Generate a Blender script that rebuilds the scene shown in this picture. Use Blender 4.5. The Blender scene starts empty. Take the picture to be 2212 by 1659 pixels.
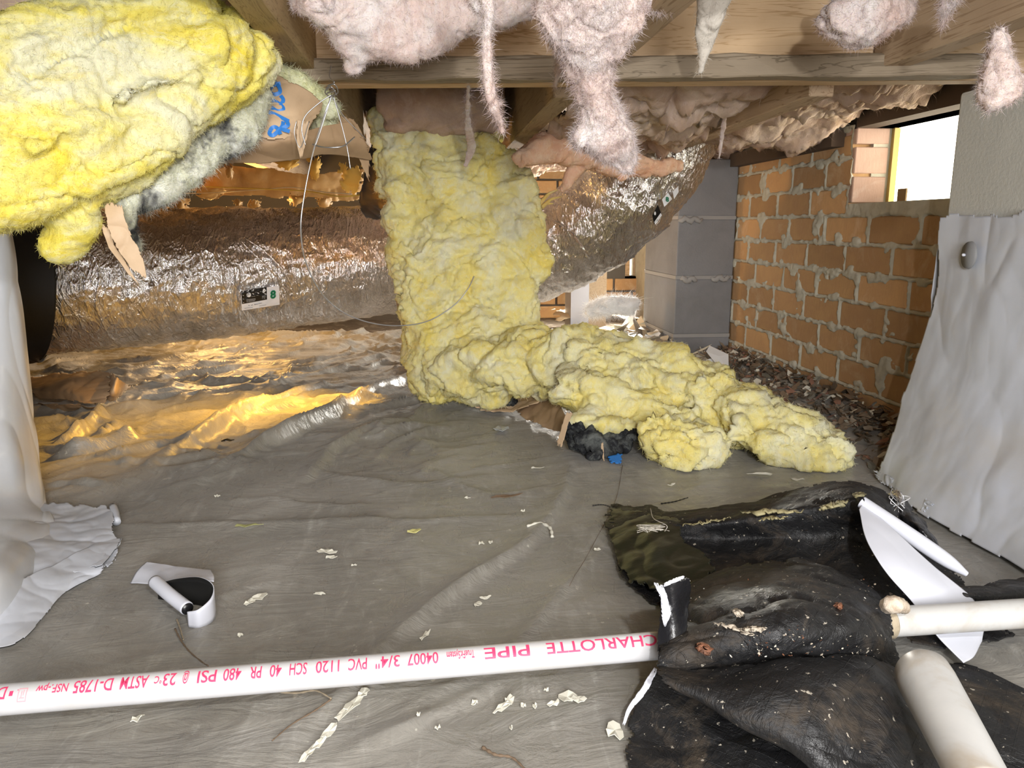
import bpy, math, random, time
import numpy as np
from mathutils import Vector, Matrix
T0 = time.time()
SC = bpy.context.scene
COL = SC.collection
R = random.Random(7)
RN = np.random.RandomState(11)

# ------------------------------------------------------------------ camera, light, exposure
H, FPX = 0.45, 1661.0
PIT, YAW = math.radians(11.55), math.radians(5.93)
Fv = np.array((math.sin(YAW)*math.cos(PIT), math.cos(YAW)*math.cos(PIT), -math.sin(PIT)))
Rv = np.array((math.cos(YAW), -math.sin(YAW), 0.0))
Uv = np.array((math.sin(YAW)*math.sin(PIT), math.cos(YAW)*math.sin(PIT), math.cos(PIT)))
cam_d = bpy.data.cameras.new('camera')
cam_d.sensor_fit = 'HORIZONTAL'; cam_d.sensor_width = 36.0
cam_d.lens = 36.0*FPX/2212.0; cam_d.clip_start = 0.01; cam_d.clip_end = 60
cam = bpy.data.objects.new('camera', cam_d); COL.objects.link(cam)
m = Matrix.Identity(4)
for i in range(3):
    m[i][0] = Rv[i]; m[i][1] = Uv[i]; m[i][2] = -Fv[i]
m[2][3] = H
cam.matrix_world = m
SC.camera = cam

SC.view_settings.view_transform = 'Standard'
SC.view_settings.look = 'None'
SC.view_settings.exposure = -0.22
SC.view_settings.gamma = 1.0
SC.view_settings.use_curve_mapping = False

world = bpy.data.worlds.new('daylight'); SC.world = world; world.use_nodes = True
bg = world.node_tree.nodes['Background']
bg.inputs[0].default_value = (1.0, 0.93, 0.74, 1); bg.inputs[1].default_value = 9.0

def lamp(name, kind, loc, power, color=(1, 1, 1), size=0.02, rot=None):
    d = bpy.data.lights.new(name, kind); d.energy = power; d.color = color
    if kind == 'AREA': d.size = size
    else: d.shadow_soft_size = size
    o = bpy.data.objects.new(name, d); o.location = loc
    if rot: o.rotation_euler = rot
    COL.objects.link(o)
    return o
lamp('headlamp', 'POINT', (0.12, -0.10, 0.64), 24.0, (1.0, 0.995, 0.98), 0.012)
lamp('fill_light', 'AREA', (0.1, -0.9, 0.60), 46.0, (1.0, 0.99, 0.985), 0.6, (math.radians(80), 0, 0))  # unseen fill added behind the camera to even out the headlamp
tl = lamp('warm_spot', 'SPOT', (-0.062, 2.10, 0.57), 190.0, (1.0, 0.52, 0.06), 0.02)  # hidden warm spot added to throw amber light on the left floor
tl.data.spot_size = math.radians(78); tl.data.spot_blend = .8
tl.rotation_euler = Vector((-.52, -.62, -.60)).to_track_quat('-Z', 'Y').to_euler()
lamp('back_lamp', 'POINT', (-0.75, 3.0, 0.50), 22.0, (1.0, 0.56, 0.16), 0.04)
vg = lamp('vent_glow', 'AREA', (0.97, 3.60, 0.42), 55.0, (1.0, 0.96, 0.88), 0.15)
vg.rotation_euler = Vector((-.48, -1.1, -.38)).to_track_quat('-Z', 'Y').to_euler()

# ------------------------------------------------------------------ pixel helpers (photo 2212x1659)
def ray(x, y): return Fv + (x-1106)/FPX*Rv - (y-829.5)/FPX*Uv
def G(x, y, z=0.0):
    d = ray(x, y); t = (z-H)/d[2]; return np.array((d[0]*t, d[1]*t, z))
def P(x, y, Y):
    d = ray(x, y); t = Y/d[1]; return np.array((d[0]*t, Y, H+d[2]*t))
def WX(x, y, X):
    d = ray(x, y); t = X/d[0]; return np.array((X, d[1]*t, H+d[2]*t))

# ------------------------------------------------------------------ numpy noise
_g = RN.normal(size=(4096, 3)); _g /= np.linalg.norm(_g, axis=1)[:, None]; _g = _g.astype(np.float32)
def pn(p, seed=0):
    p = np.asarray(p, np.float32)
    i = np.floor(p).astype(np.int64); f = p-i
    u = f*f*f*(f*(f*6-15)+10)
    out = np.zeros(len(p), np.float32)
    for dx in (0, 1):
        wx = u[:, 0] if dx else 1-u[:, 0]
        for dy in (0, 1):
            wy = u[:, 1] if dy else 1-u[:, 1]
            for dz in (0, 1):
                wz = u[:, 2] if dz else 1-u[:, 2]
                h = ((i[:, 0]+dx)*73856093) ^ ((i[:, 1]+dy)*19349663) ^ ((i[:, 2]+dz)*83492791) ^ (seed*2654435761)
                h = (h ^ (h >> 13)) & 4095
                g = _g[h]
                out += wx*wy*wz*(g[:, 0]*(f[:, 0]-dx)+g[:, 1]*(f[:, 1]-dy)+g[:, 2]*(f[:, 2]-dz))
    return out*1.6
def fbm(p, o=3, seed=0):
    a, s = 1.0, 0
    for k in range(o):
        s = s+a*pn(p*(2.03**k), seed+k); a *= .5
    return s
def billow(p, o=3, seed=0, gain=.5):
    a, s, n = 1.0, 0, 0
    for k in range(o):
        s = s+a*np.abs(pn(p*(2.1**k), seed+k)); n += a; a *= gain
    return s/n*2.2
def ridged(p, o=3, seed=0):
    a, s, n = 1.0, 0, 0
    for k in range(o):
        s = s+a*(1-np.minimum(1, 2.2*np.abs(pn(p*(2.1**k), seed+k))))**2; n += a; a *= .5
    return s/n

# ------------------------------------------------------------------ object helpers
def props(o, label=None, cat=None, group=None, kind=None):
    if label: o['label'] = label
    if cat: o['category'] = cat
    if group: o['group'] = group
    if kind: o['kind'] = kind
    return o
def mk(name, v, f, mat, parent=None, smooth=True, mats=None):
    me = bpy.data.meshes.new(name)
    v = np.asarray(v, np.float64)
    if isinstance(f, np.ndarray):
        n, k = f.shape
        me.vertices.add(len(v)); me.vertices.foreach_set('co', v.ravel())
        me.loops.add(n*k); me.loops.foreach_set('vertex_index', f.ravel().astype(np.int32))
        me.polygons.add(n); me.polygons.foreach_set('loop_start', np.arange(0, n*k, k, dtype=np.int32))
        me.polygons.foreach_set('loop_total', np.full(n, k, np.int32))
        me.update(calc_edges=True); me.validate()
    else:
        me.from_pydata([tuple(a) for a in v], [], f)
    me.polygons.foreach_set('use_smooth', [smooth]*len(me.polygons))
    for mm in (mats or [mat]): me.materials.append(mm)
    o = bpy.data.objects.new(name, me); COL.objects.link(o)
    if parent is not None: o.parent = parent
    return o
def empty(name, label, cat, group=None, kind=None):
    o = bpy.data.objects.new(name, None); COL.objects.link(o); o.empty_display_size = .05
    return props(o, label, cat, group, kind)
class MB:
    def __init__(s): s.v = []; s.f = []
    def add(s, v, f):
        b = len(s.v); s.v += [tuple(a) for a in v]; s.f += [tuple(b+i for i in q) for q in f]; return s
    def box(s, lo, hi):
        x0, y0, z0 = lo; x1, y1, z1 = hi
        return s.add([(x0, y0, z0), (x1, y0, z0), (x1, y1, z0), (x0, y1, z0), (x0, y0, z1), (x1, y0, z1), (x1, y1, z1), (x0, y1, z1)],
                     [(3, 2, 1, 0), (4, 5, 6, 7), (0, 1, 5, 4), (1, 2, 6, 5), (2, 3, 7, 6), (3, 0, 4, 7)])
def bevel(o, w=.002, seg=2):
    b = o.modifiers.new('bevel', 'BEVEL'); b.width = w; b.segments = seg; return o
def solid(o, t=.0008, off=0, mo=0):
    b = o.modifiers.new('thickness', 'SOLIDIFY'); b.thickness = t; b.offset = off; b.material_offset = mo; b.material_offset_rim = 0; return o
def cr(p, n):
    """catmull-rom resample of (k,d) control points into n samples"""
    p = np.asarray(p, float); k = len(p)
    if k == 2: return p[0]+(p[1]-p[0])*np.linspace(0, 1, n)[:, None]
    e = np.vstack([2*p[0]-p[1], p, 2*p[-1]-p[-2]])
    t = np.linspace(0, k-1-1e-9, n); i = t.astype(int); u = (t-i)[:, None]
    a, b, c, d = e[i], e[i+1], e[i+2], e[i+3]
    return .5*((2*b)+(c-a)*u+(2*a-5*b+4*c-d)*u*u+(3*b-a-3*c+d)*u**3)
def grid_patch(rows, nu, nv):
    a = np.array([cr(r, nu) for r in rows])            # k,nu,3
    g = np.array([cr(a[:, j], nv) for j in range(nu)]).transpose(1, 0, 2)
    return g                                           # nv,nu,3
def grid_faces(nv, nu, keep=None):
    i, j = np.meshgrid(np.arange(nv-1), np.arange(nu-1), indexing='ij')
    a = i*nu+j
    f = np.stack([a, a+1, a+nu+1, a+nu], -1).reshape(-1, 4)
    if keep is not None: f = f[keep.reshape(-1)]
    return f
def grid_normals(g):
    du = np.gradient(g, axis=1); dv = np.gradient(g, axis=0)
    n = np.cross(du, dv); n /= np.linalg.norm(n, axis=2)[..., None]+1e-12
    return n
def sheet(name, rows, mat, parent=None, nu=80, nv=60, amp=.003, freq=14, crease=.0, cfreq=10, torn=.04, tf=9, seed=0, thick=.0008, mats=None, stretch=(1, 1, 1), off=0, fine=0.0):
    """curved, creased sheet through a net of control points with ragged edges"""
    g = grid_patch(rows, nu, nv); n = grid_normals(g)
    p = g.reshape(-1, 3)*np.array(stretch)
    d = amp*fbm(p*freq, 3, seed)
    if crease: d = d+crease*(ridged(p*cfreq+.3*fbm(p*cfreq, 2, seed+9)[:, None], 2, seed+5)-.35)
    if fine: d = d+fine*ridged(p*cfreq*4, 2, seed+15)
    g = g+n*d.reshape(nv, nu, 1)
    keep = None
    if torn:
        u = (np.arange(nu-1)+.5)/(nu-1); v = (np.arange(nv-1)+.5)/(nv-1)
        U, V = np.meshgrid(u, v)
        e = np.minimum(np.minimum(U, 1-U), np.minimum(V, 1-V))
        q = np.stack([U*tf, V*tf, np.full_like(U, seed*3.3)], -1).reshape(-1, 3)
        t = (torn*(.5+1.3*fbm(q, 3, seed+31))).reshape(U.shape)
        keep = e > np.clip(t, 0, None)
    f = grid_faces(nv, nu, keep)
    v = g.reshape(-1, 3)
    used = np.zeros(len(v), bool); used[f.ravel()] = True
    idx = np.cumsum(used)-1
    o = mk(name, v[used], idx[f], mat, parent, mats=mats)
    solid(o, thick, off, 1 if mats and len(mats) > 1 else 0)
    return o
def frames(c):
    t = np.gradient(c, axis=0); t /= np.linalg.norm(t, axis=1)[:, None]
    return t
def tube(c, r, seg=12, cap=True, up=None):
    """round tube through points c with radius array r"""
    c = np.asarray(c, float); n = len(c); r = np.broadcast_to(np.asarray(r, float), (n,))
    t = frames(c)
    a = np.array(up if up is not None else (0, 0, 1.0))
    if abs(np.dot(a, t[0])) > .95: a = np.array((1.0, 0, 0))
    u = np.cross(t[0], a); u /= np.linalg.norm(u)
    v = []
    for i in range(n):
        u = u-t[i]*np.dot(u, t[i]); u /= np.linalg.norm(u); w = np.cross(t[i], u)
        for k in range(seg):
            q = 2*math.pi*k/seg; v.append(c[i]+r[i]*(math.cos(q)*u+math.sin(q)*w))
    f = []
    for i in range(n-1):
        for k in range(seg):
            a0 = i*seg+k; b0 = i*seg+(k+1) % seg
            f.append((a0, b0, b0+seg, a0+seg))
    if cap: f.append(tuple(range(seg))[::-1]); f.append(tuple(range((n-1)*seg, n*seg)))
    return v, f
def wire(name, pts, r, mat, parent=None, n=40, seg=6):
    v, f = tube(cr(pts, n), r, seg); return mk(name, v, f, mat, parent)

# ------------------------------------------------------------------ materials
def mat_new(name):
    mt = bpy.data.materials.new(name); mt.use_nodes = True
    nt = mt.node_tree; b = nt.nodes['Principled BSDF']
    return mt, nt, b
def N(nt, typ, **k):
    n = nt.nodes.new(typ)
    for a, b in k.items():
        if a in n.inputs: n.inputs[a].default_value = b
        else: setattr(n, a, b)
    return n
def coords(nt, scale=(1, 1, 1), rot=(0, 0, 0)):
    tc = N(nt, 'ShaderNodeTexCoord'); mp = N(nt, 'ShaderNodeMapping')
    mp.inputs['Scale'].default_value = scale; mp.inputs['Rotation'].default_value = rot
    nt.links.new(tc.outputs['Object'], mp.inputs['Vector']); return mp.outputs['Vector']
def ramp(nt, fac, stops, interp='LINEAR'):
    r = N(nt, 'ShaderNodeValToRGB'); r.color_ramp.interpolation = interp
    el = r.color_ramp.elements
    while len(el) < len(stops): el.new(.5)
    for e, (p, c) in zip(el, stops): e.position = p; e.color = (*c, 1) if len(c) == 3 else c
    nt.links.new(fac, r.inputs['Fac']); return r.outputs['Color']
def mixc(nt, fac, a, b, mode='MIX'):
    n = N(nt, 'ShaderNodeMix', data_type='RGBA', blend_type=mode)
    for s, x in ((0, fac), (6, a), (7, b)):
        if isinstance(x, (int, float)): n.inputs[s].default_value = x
        elif isinstance(x, tuple): n.inputs[s].default_value = (*x, 1)
        else: nt.links.new(x, n.inputs[s])
    return n.outputs[2]
def noise(nt, vec, scale, detail=5, rough=.6, dist=0.0):
    n = N(nt, 'ShaderNodeTexNoise'); n.inputs['Scale'].default_value = scale; n.inputs['Detail'].default_value = detail
    n.inputs['Roughness'].default_value = rough; n.inputs['Distortion'].default_value = dist
    nt.links.new(vec, n.inputs['Vector']); return n.outputs['Fac']
def bump(nt, b, fac, strength=.3, dist=.002, prev=None):
    n = N(nt, 'ShaderNodeBump'); n.inputs['Strength'].default_value = strength; n.inputs['Distance'].default_value = dist
    nt.links.new(fac, n.inputs['Height'])
    if prev is not None: nt.links.new(prev, n.inputs['Normal'])
    nt.links.new(n.outputs['Normal'], b.inputs['Normal']); return n.outputs['Normal']

def fluff_mat(name, c1, c2, c3, grime=(.30, .27, .2), g=.0, stretch=(1, 1, 1), sss=.22, sc=7, rot=(0, 0, 0), gt=(.56, .70)):
    mt, nt, b = mat_new(name)
    v = coords(nt, stretch, rot)
    n1 = noise(nt, v, sc, 6, .60, 1.0)
    col = ramp(nt, n1, [(.34, c1), (.50, c2), (.64, c3)])
    n2 = noise(nt, v, sc*5, 6, .7, 1.2)
    col = mixc(nt, ramp(nt, n2, [(.48, (0, 0, 0)), (.70, (.75, .75, .75))]), col, c3)
    n5 = noise(nt, v, sc*3, 6, .7, 1.2)
    col = mixc(nt, ramp(nt, n5, [(.50, (0, 0, 0)), (.70, (.6, .6, .6))]), col, c1)
    if g:
        n3 = noise(nt, v, sc*.8, 4, .65, .3)
        col = mixc(nt, ramp(nt, n3, [(gt[0], (0, 0, 0)), (gt[1], (g, g, g))]), col, grime)
    nt.links.new(col, b.inputs['Base Color'])
    b.inputs['Roughness'].default_value = .95; b.inputs['Specular IOR Level'].default_value = .1
    if sss:
        b.inputs['Subsurface Weight'].default_value = sss; b.inputs['Subsurface Radius'].default_value = (.03, .024, .008)
        b.inputs['Subsurface Scale'].default_value = .4
    nn = bump(nt, b, noise(nt, coords(nt, (1, 1, .4), (.5, .4, .3)), 85, 6, .72, 2.5), .55, .006)
    bump(nt, b, noise(nt, coords(nt, (.35, 1, 1), (.2, .9, .3)), 230, 4, .7, 2.0), .4, .0025, nn)
    return mt
YEL = fluff_mat('yellow_fibreglass', (.84, .68, .07), (.84, .75, .22), (.80, .78, .55), g=.0, sc=6, stretch=(.6, 1, 1.5), rot=(0, .6, 0))
YEL2 = fluff_mat('yellow_fibreglass_dirty', (.90, .74, .20), (.89, .80, .36), (.87, .84, .60), (.56, .53, .38), .5, sc=8)
GREYW = fluff_mat('grey_white_fibreglass', (.62, .62, .46), (.75, .76, .62), (.88, .89, .82), (.04, .04, .045), .95, sc=16, gt=(.49, .60))
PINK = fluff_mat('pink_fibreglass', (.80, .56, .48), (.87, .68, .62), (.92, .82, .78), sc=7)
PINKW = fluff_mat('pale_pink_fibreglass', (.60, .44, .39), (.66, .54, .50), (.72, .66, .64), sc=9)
PINKD = fluff_mat('shaded_pink_fibreglass', (.48, .33, .24), (.56, .41, .32), (.66, .52, .43), sc=6)  # pink darkened and browned, shade of the rear bays put into the colour
GOLDF = fluff_mat('amber_fibreglass', (.85, .55, .15), (.88, .66, .25), (.9, .76, .42), sc=7)

def plain(name, c, rough=.6, metal=0, spec=.5, bmp=0, bs=60, var=0, vs=8, dark=None, coat=0):
    mt, nt, b = mat_new(name)
    b.inputs['Base Color'].default_value = (*c, 1); b.inputs['Roughness'].default_value = rough
    b.inputs['Metallic'].default_value = metal; b.inputs['Specular IOR Level'].default_value = spec
    b.inputs['Coat Weight'].default_value = coat; b.inputs['Coat Roughness'].default_value = .12
    v = coords(nt)
    if var:
        n1 = noise(nt, v, vs, 6, .65, .4)
        d = dark or tuple(x*.5 for x in c)
        nt.links.new(ramp(nt, n1, [(.35, c), (.5, tuple(x*.93 for x in c)), (.5+.25/var, d)]), b.inputs['Base Color'])
    if bmp: bump(nt, b, noise(nt, v, bs, 5, .65), bmp, .002)
    return mt
KRAFT = plain('kraft_paper', (.42, .28, .16), .62, bmp=.35, bs=40, var=.8, vs=11, dark=(.28, .18, .10))
KRAFTL = plain('light_kraft_paper', (.60, .43, .27), .6, bmp=.4, bs=30, var=.7, vs=14, dark=(.42, .28, .16))
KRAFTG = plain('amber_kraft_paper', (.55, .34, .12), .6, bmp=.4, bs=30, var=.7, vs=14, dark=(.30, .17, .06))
ASPH = plain('black_asphalt_paper', (.012, .012, .014), .3, bmp=.8, bs=45)
WHITEP = plain('white_poly_sheet', (.60, .63, .70), .34, bmp=.12, bs=14, var=.45, vs=5, dark=(.55, .50, .42))
WHITEV = plain('white_vinyl', (.66, .68, .76), .38, bmp=.05, bs=20)
BLACKF = plain('black_fabric', (.010, .010, .011), .55, bmp=.3, bs=300)
PVC = plain('white_pvc', (.68, .68, .70), .28, var=.35, vs=16, dark=(.60, .57, .5), spec=.5)
PVCD = plain('dirty_white_pvc', (.64, .64, .63), .38, bmp=.05, var=1.1, vs=9, dark=(.42, .35, .26))
INK = plain('magenta_ink', (.80, .06, .17), .5)
INKB = plain('faded_pink_ink', (.85, .40, .45), .5)
BLUE = plain('blue_marker', (.03, .20, .60), .5)
PURP = plain('purple_marker', (.10, .06, .16), .6)
GREEN = plain('green_print', (.0, .17, .075), .5)
BLKP = plain('black_print', (.008, .008, .008), .4)
GRYP = plain('grey_print', (.35, .35, .35), .5)
LABW = plain('white_label', (.82, .83, .86), .4)
STEEL = plain('galvanised_wire', (.42, .42, .43), .35, metal=.9)
YWIRE = plain('yellow_wire', (.75, .52, .10), .5)
TWIG = plain('brown_twig', (.16, .11, .07), .8)
FLAKE = plain('pale_paint_flake', (.72, .70, .60), .7)
FLAKEY = plain('yellow_tuft', (.78, .74, .30), .9)
DIRT = plain('dark_dirt', (.10, .075, .05), .9, bmp=.8, bs=50, var=1, vs=20, dark=(.30, .25, .19))
LEAFM = plain('leaf_litter', (.20, .14, .09), .75)
WASH = plain('grey_washer', (.22, .22, .22), .6)

def wood_mat(name, c1, c2, axis, sc=1.0):
    mt, nt, b = mat_new(name)
    s = [9, 9, 9]; s[axis] = .55
    v = coords(nt, tuple(x*sc for x in s))
    n1 = noise(nt, v, 3.2, 4, .55, 1.6)
    w = N(nt, 'ShaderNodeMath', operation='SINE'); mu = N(nt, 'ShaderNodeMath', operation='MULTIPLY'); mu.inputs[1].default_value = 46
    nt.links.new(n1, mu.inputs[0]); nt.links.new(mu.outputs[0], w.inputs[0])
    col = ramp(nt, w.outputs[0], [(0.0, c1), (.75, c1), (1.0, c2)])
    n2 = noise(nt, coords(nt, (2, 2, 2)), 3, 5, .6)
    col = mixc(nt, ramp(nt, n2, [(.4, (0, 0, 0)), (.75, (.5, .5, .5))]), col, c2)
    nt.links.new(col, b.inputs['Base Color']); b.inputs['Roughness'].default_value = .7
    s2 = [90, 90, 90]; s2[axis] = 6
    bump(nt, b, noise(nt, coords(nt, tuple(s2)), 2.2, 4, .7), .5, .0015)
    return mt
WX_ = wood_mat('pine_along_x', (.66, .47, .28), (.45, .28, .14), 0)
WY_ = wood_mat('pine_along_y', (.52, .37, .24), (.34, .22, .13), 1)
WYD = wood_mat('grey_pine', (.42, .32, .22), (.26, .19, .12), 1)
WLED = wood_mat('weathered_ledger', (.34, .26, .16), (.20, .15, .09), 0, 1.6)

def brick_mat(name, c1, c2, c3):
    mt, nt, b = mat_new(name)
    v = coords(nt); oi = N(nt, 'ShaderNodeObjectInfo')
    n1 = noise(nt, v, 9, 6, .7, .5)
    col = ramp(nt, n1, [(.3, c1), (.55, c2), (.75, c3)])
    hs = N(nt, 'ShaderNodeHueSaturation'); mr = N(nt, 'ShaderNodeMapRange'); mr.inputs[3].default_value = .72; mr.inputs[4].default_value = 1.2
    nt.links.new(oi.outputs['Random'], mr.inputs[0]); nt.links.new(mr.outputs[0], hs.inputs['Value']); nt.links.new(col, hs.inputs['Color'])
    nt.links.new(hs.outputs['Color'], b.inputs['Base Color']); b.inputs['Roughness'].default_value = .85
    bump(nt, b, noise(nt, coords(nt, (1, 1, .25)), 160, 4, .7), .5, .002)
    return mt
BRICK = brick_mat('orange_brick', (.60, .37, .17), (.52, .31, .15), (.64, .46, .28))
BRICKP = brick_mat('lit_jamb_brick', (.62, .42, .34), (.58, .38, .30), (.70, .54, .46))  # light on the vent jamb put into a paler, pinker brick colour
MORT = plain('grey_mortar', (.56, .54, .45), .9, bmp=.8, bs=55, var=.8, vs=20, dark=(.38, .36, .28))
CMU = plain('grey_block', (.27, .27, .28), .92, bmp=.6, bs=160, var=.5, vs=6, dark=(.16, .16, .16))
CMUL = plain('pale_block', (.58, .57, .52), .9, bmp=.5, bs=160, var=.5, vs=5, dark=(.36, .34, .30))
CMORT = plain('pale_mortar', (.36, .35, .34), .9, bmp=.5, bs=80)
DARKW = plain('dark_subfloor', (.09, .06, .04), .9, bmp=.3, bs=30)
DARKC = plain('dark_concrete', (.10, .09, .08), .9, bmp=.4, bs=20)

# polyethylene ground sheet
def floor_mat():
    mt, nt, b = mat_new('clear_poly_over_soil')
    v = coords(nt); vs = coords(nt, (1, 1, 1), (0, 0, .6))
    n1 = noise(nt, v, 3.2, 7, .68, .8)
    col = ramp(nt, n1, [(.30, (.180, .168, .148)), (.5, (.262, .248, .220)), (.66, (.355, .340, .310))])
    v2 = coords(nt, (6, 1.4, 1), (0, 0, -.5))
    n2 = noise(nt, v2, 5, 8, .7, 1.2)
    col = mixc(nt, ramp(nt, n2, [(.54, (0, 0, 0)), (.70, (.55, .55, .55))]), col, (.46, .445, .415))
    n3 = noise(nt, v, 24, 6, .75)
    col = mixc(nt, ramp(nt, n3, [(.60, (0, 0, 0)), (.72, (.5, .5, .5))]), col, (.075, .06, .045))
    n5 = noise(nt, v, 60, 3, .6)
    col = mixc(nt, ramp(nt, n5, [(.70, (0, 0, 0)), (.72, (.8, .8, .8))]), col, (.5, .48, .42))
    nt.links.new(col, b.inputs['Base Color'])
    nt.links.new(ramp(nt, n2, [(.3, (.22, .22, .22)), (.7, (.45, .45, .45))]), b.inputs['Roughness'])
    b.inputs['Specular IOR Level'].default_value = .55
    b.inputs['Sheen Weight'].default_value = .15
    n6 = noise(nt, coords(nt, (1, 2.4, 1), (0, 0, -.45)), 8, 6, .62, 2.2)
    nn = bump(nt, b, n6, .5, .010)
    bump(nt, b, noise(nt, coords(nt, (1, .5, 1), (0, 0, .5)), 34, 4, .6, 1.2), .2, .004, nn)
    return mt
FLOOR = floor_mat()

def foil_mat():
    mt, nt, b = mat_new('crinkled_foil')
    b.inputs['Metallic'].default_value = .95; b.inputs['Roughness'].default_value = .16
    v = coords(nt)
    n0 = bump(nt, b, noise(nt, coords(nt, (4, 1, 1)), 11, 4, .6, 2.2), .8, .012)
    n1 = bump(nt, b, noise(nt, coords(nt, (3.5, 1, 1), (0, .3, 0)), 45, 3, .6, 2.4), .45, .004, n0)
    vo = N(nt, 'ShaderNodeTexVoronoi'); vo.feature = 'DISTANCE_TO_EDGE'; vo.inputs['Scale'].default_value = 26
    nt.links.new(coords(nt, (2.2, 1, 1), (.3, .2, 0)), vo.inputs['Vector'])
    bump(nt, b, ramp(nt, vo.outputs[0], [(0, (1, 1, 1)), (.12, (0, 0, 0))]), .5, .002, n1)
    nt.links.new(ramp(nt, noise(nt, v, 7, 5, .6), [(.4, (.88, .87, .88)), (.7, (.72, .70, .68))]), b.inputs['Base Color'])
    return mt
FOIL = foil_mat()

def blacksheet_mat():
    mt, nt, b = mat_new('black_reinforced_sheet')
    v = coords(nt)
    n1 = noise(nt, v, 7, 8, .72, .6)
    n2 = noise(nt, v, 26, 7, .75, .5)
    col = mixc(nt, ramp(nt, n1, [(.52, (0, 0, 0)), (.72, (.85, .85, .85))]), (.010, .010, .011), (.10, .072, .045))
    col = mixc(nt, ramp(nt, n2, [(.62, (0, 0, 0)), (.80, (.6, .6, .6))]), col, (.20, .16, .12))
    n4 = noise(nt, v, 150, 3, .6)
    col = mixc(nt, ramp(nt, n4, [(.67, (0, 0, 0)), (.70, (.8, .8, .8))]), col, (.50, .45, .37))
    nt.links.new(col, b.inputs['Base Color'])
    nt.links.new(ramp(nt, n1, [(.40, (.34, .34, .34)), (.62, (.80, .80, .80))]), b.inputs['Roughness'])
    vo = N(nt, 'ShaderNodeTexBrick'); vo.offset = 0; vo.inputs['Scale'].default_value = 60
    vo.inputs['Mortar Size'].default_value = .03; vo.inputs['Mortar Smooth'].default_value = .6; vo.inputs['Brick Width'].default_value = .9; vo.inputs['Row Height'].default_value = .9
    nt.links.new(coords(nt, (1, 1, .2), (0, 0, .78)), vo.inputs['Vector'])
    nn = bump(nt, b, vo.outputs['Fac'], .5, .0022)
    nn = bump(nt, b, noise(nt, v, 22, 6, .7, 1.6), .7, .007, nn)
    bump(nt, b, noise(nt, v, 95, 5, .7, .8), .5, .002, nn)
    return mt
BLKS = blacksheet_mat()
BLKO = plain('olive_black_sheet', (.022, .024, .014), .3, bmp=.5, bs=30, var=.9, vs=10, dark=(.05, .05, .03))

# ------------------------------------------------------------------ fluffy things
def stroke(st, n=None, seg=20, power=2.6):
    """closed slug along photo stations (px, py, Y, half width px, half thickness m)"""
    c = np.array([P(a[0], a[1], a[2]) for a in st]); hw = np.array([a[3]*a[2]/FPX for a in st]); ht = np.array([a[4] for a in st])
    L = np.linalg.norm(np.diff(c, axis=0), axis=1).sum()
    n = n or max(8, int(L/.02))
    q = cr(np.hstack([c, hw[:, None], ht[:, None]]), n); c = q[:, :3]; hw = np.maximum(q[:, 3], .003); ht = np.maximum(q[:, 4], .003)
    t = frames(c)
    v = []
    for i in range(n):
        view = c[i]-np.array((0, 0, H)); view /= np.linalg.norm(view)
        w = np.cross(t[i], view)
        if np.linalg.norm(w) < .2: w = Rv.copy()
        w /= np.linalg.norm(w); d = np.cross(w, t[i])
        for k in range(seg):
            a = 2*math.pi*k/seg; ca, sa = math.cos(a), math.sin(a)
            x = math.copysign(abs(ca)**(2/power), ca); y = math.copysign(abs(sa)**(2/power), sa)
            v.append(c[i]+w*x*hw[i]+d*y*ht[i])
    f = [(i*seg+k, i*seg+(k+1) % seg, (i+1)*seg+(k+1) % seg, (i+1)*seg+k) for i in range(n-1) for k in range(seg)]
    f.append(tuple(range(seg))[::-1]); f.append(tuple(range((n-1)*seg, n*seg)))
    return v, f
def fibres(name, v, n, count, lmin, lmax, w, mat, parent, droop=.3, seed=0):
    rs = np.random.RandomState(seed+3)
    idx = rs.randint(0, len(v), count)
    p = v[idx]; nn = n[idx]
    rd = rs.normal(size=(count, 3)); rd -= nn*(rd*nn).sum(1)[:, None]*.3; rd /= np.linalg.norm(rd, axis=1)[:, None]
    d = nn*.45+rd*.9; d /= np.linalg.norm(d, axis=1)[:, None]
    L = rs.uniform(lmin, lmax, count)[:, None]*rs.uniform(.4, 1, (count, 1))
    side = np.cross(d, rs.normal(size=(count, 3))); side /= np.linalg.norm(side, axis=1)[:, None]
    bend = rs.normal(size=(count, 3))*.5; bend[:, 2] -= droop
    p0 = p-nn*.001; p1 = p0+d*L*.4; p2 = p1+(d+bend*.5)*L*.35; p3 = p2+(d+bend)*L*.3
    ww = w*.5
    V = np.stack([p0-side*ww, p0+side*ww, p1-side*ww*.9, p1+side*ww*.9, p2-side*ww*.6, p2+side*ww*.6, p3], 1).reshape(-1, 3)
    b = (np.arange(count)*7)[:, None]
    F1 = np.hstack([b, b+1, b+3]); F2 = np.hstack([b, b+3, b+2]); F3 = np.hstack([b+2, b+3, b+5]); F4 = np.hstack([b+2, b+5, b+4]); F5 = np.hstack([b+4, b+5, b+6])
    F = np.stack([F1, F2, F3, F4, F5], 1).reshape(-1, 3)
    o = mk(name, V, F, mat, parent); o['kind'] = 'stuff'
    return o
def vnormals(me):
    n = np.empty(len(me.vertices)*3); me.vertices.foreach_get('normal', n); return n.reshape(-1, 3)
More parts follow.
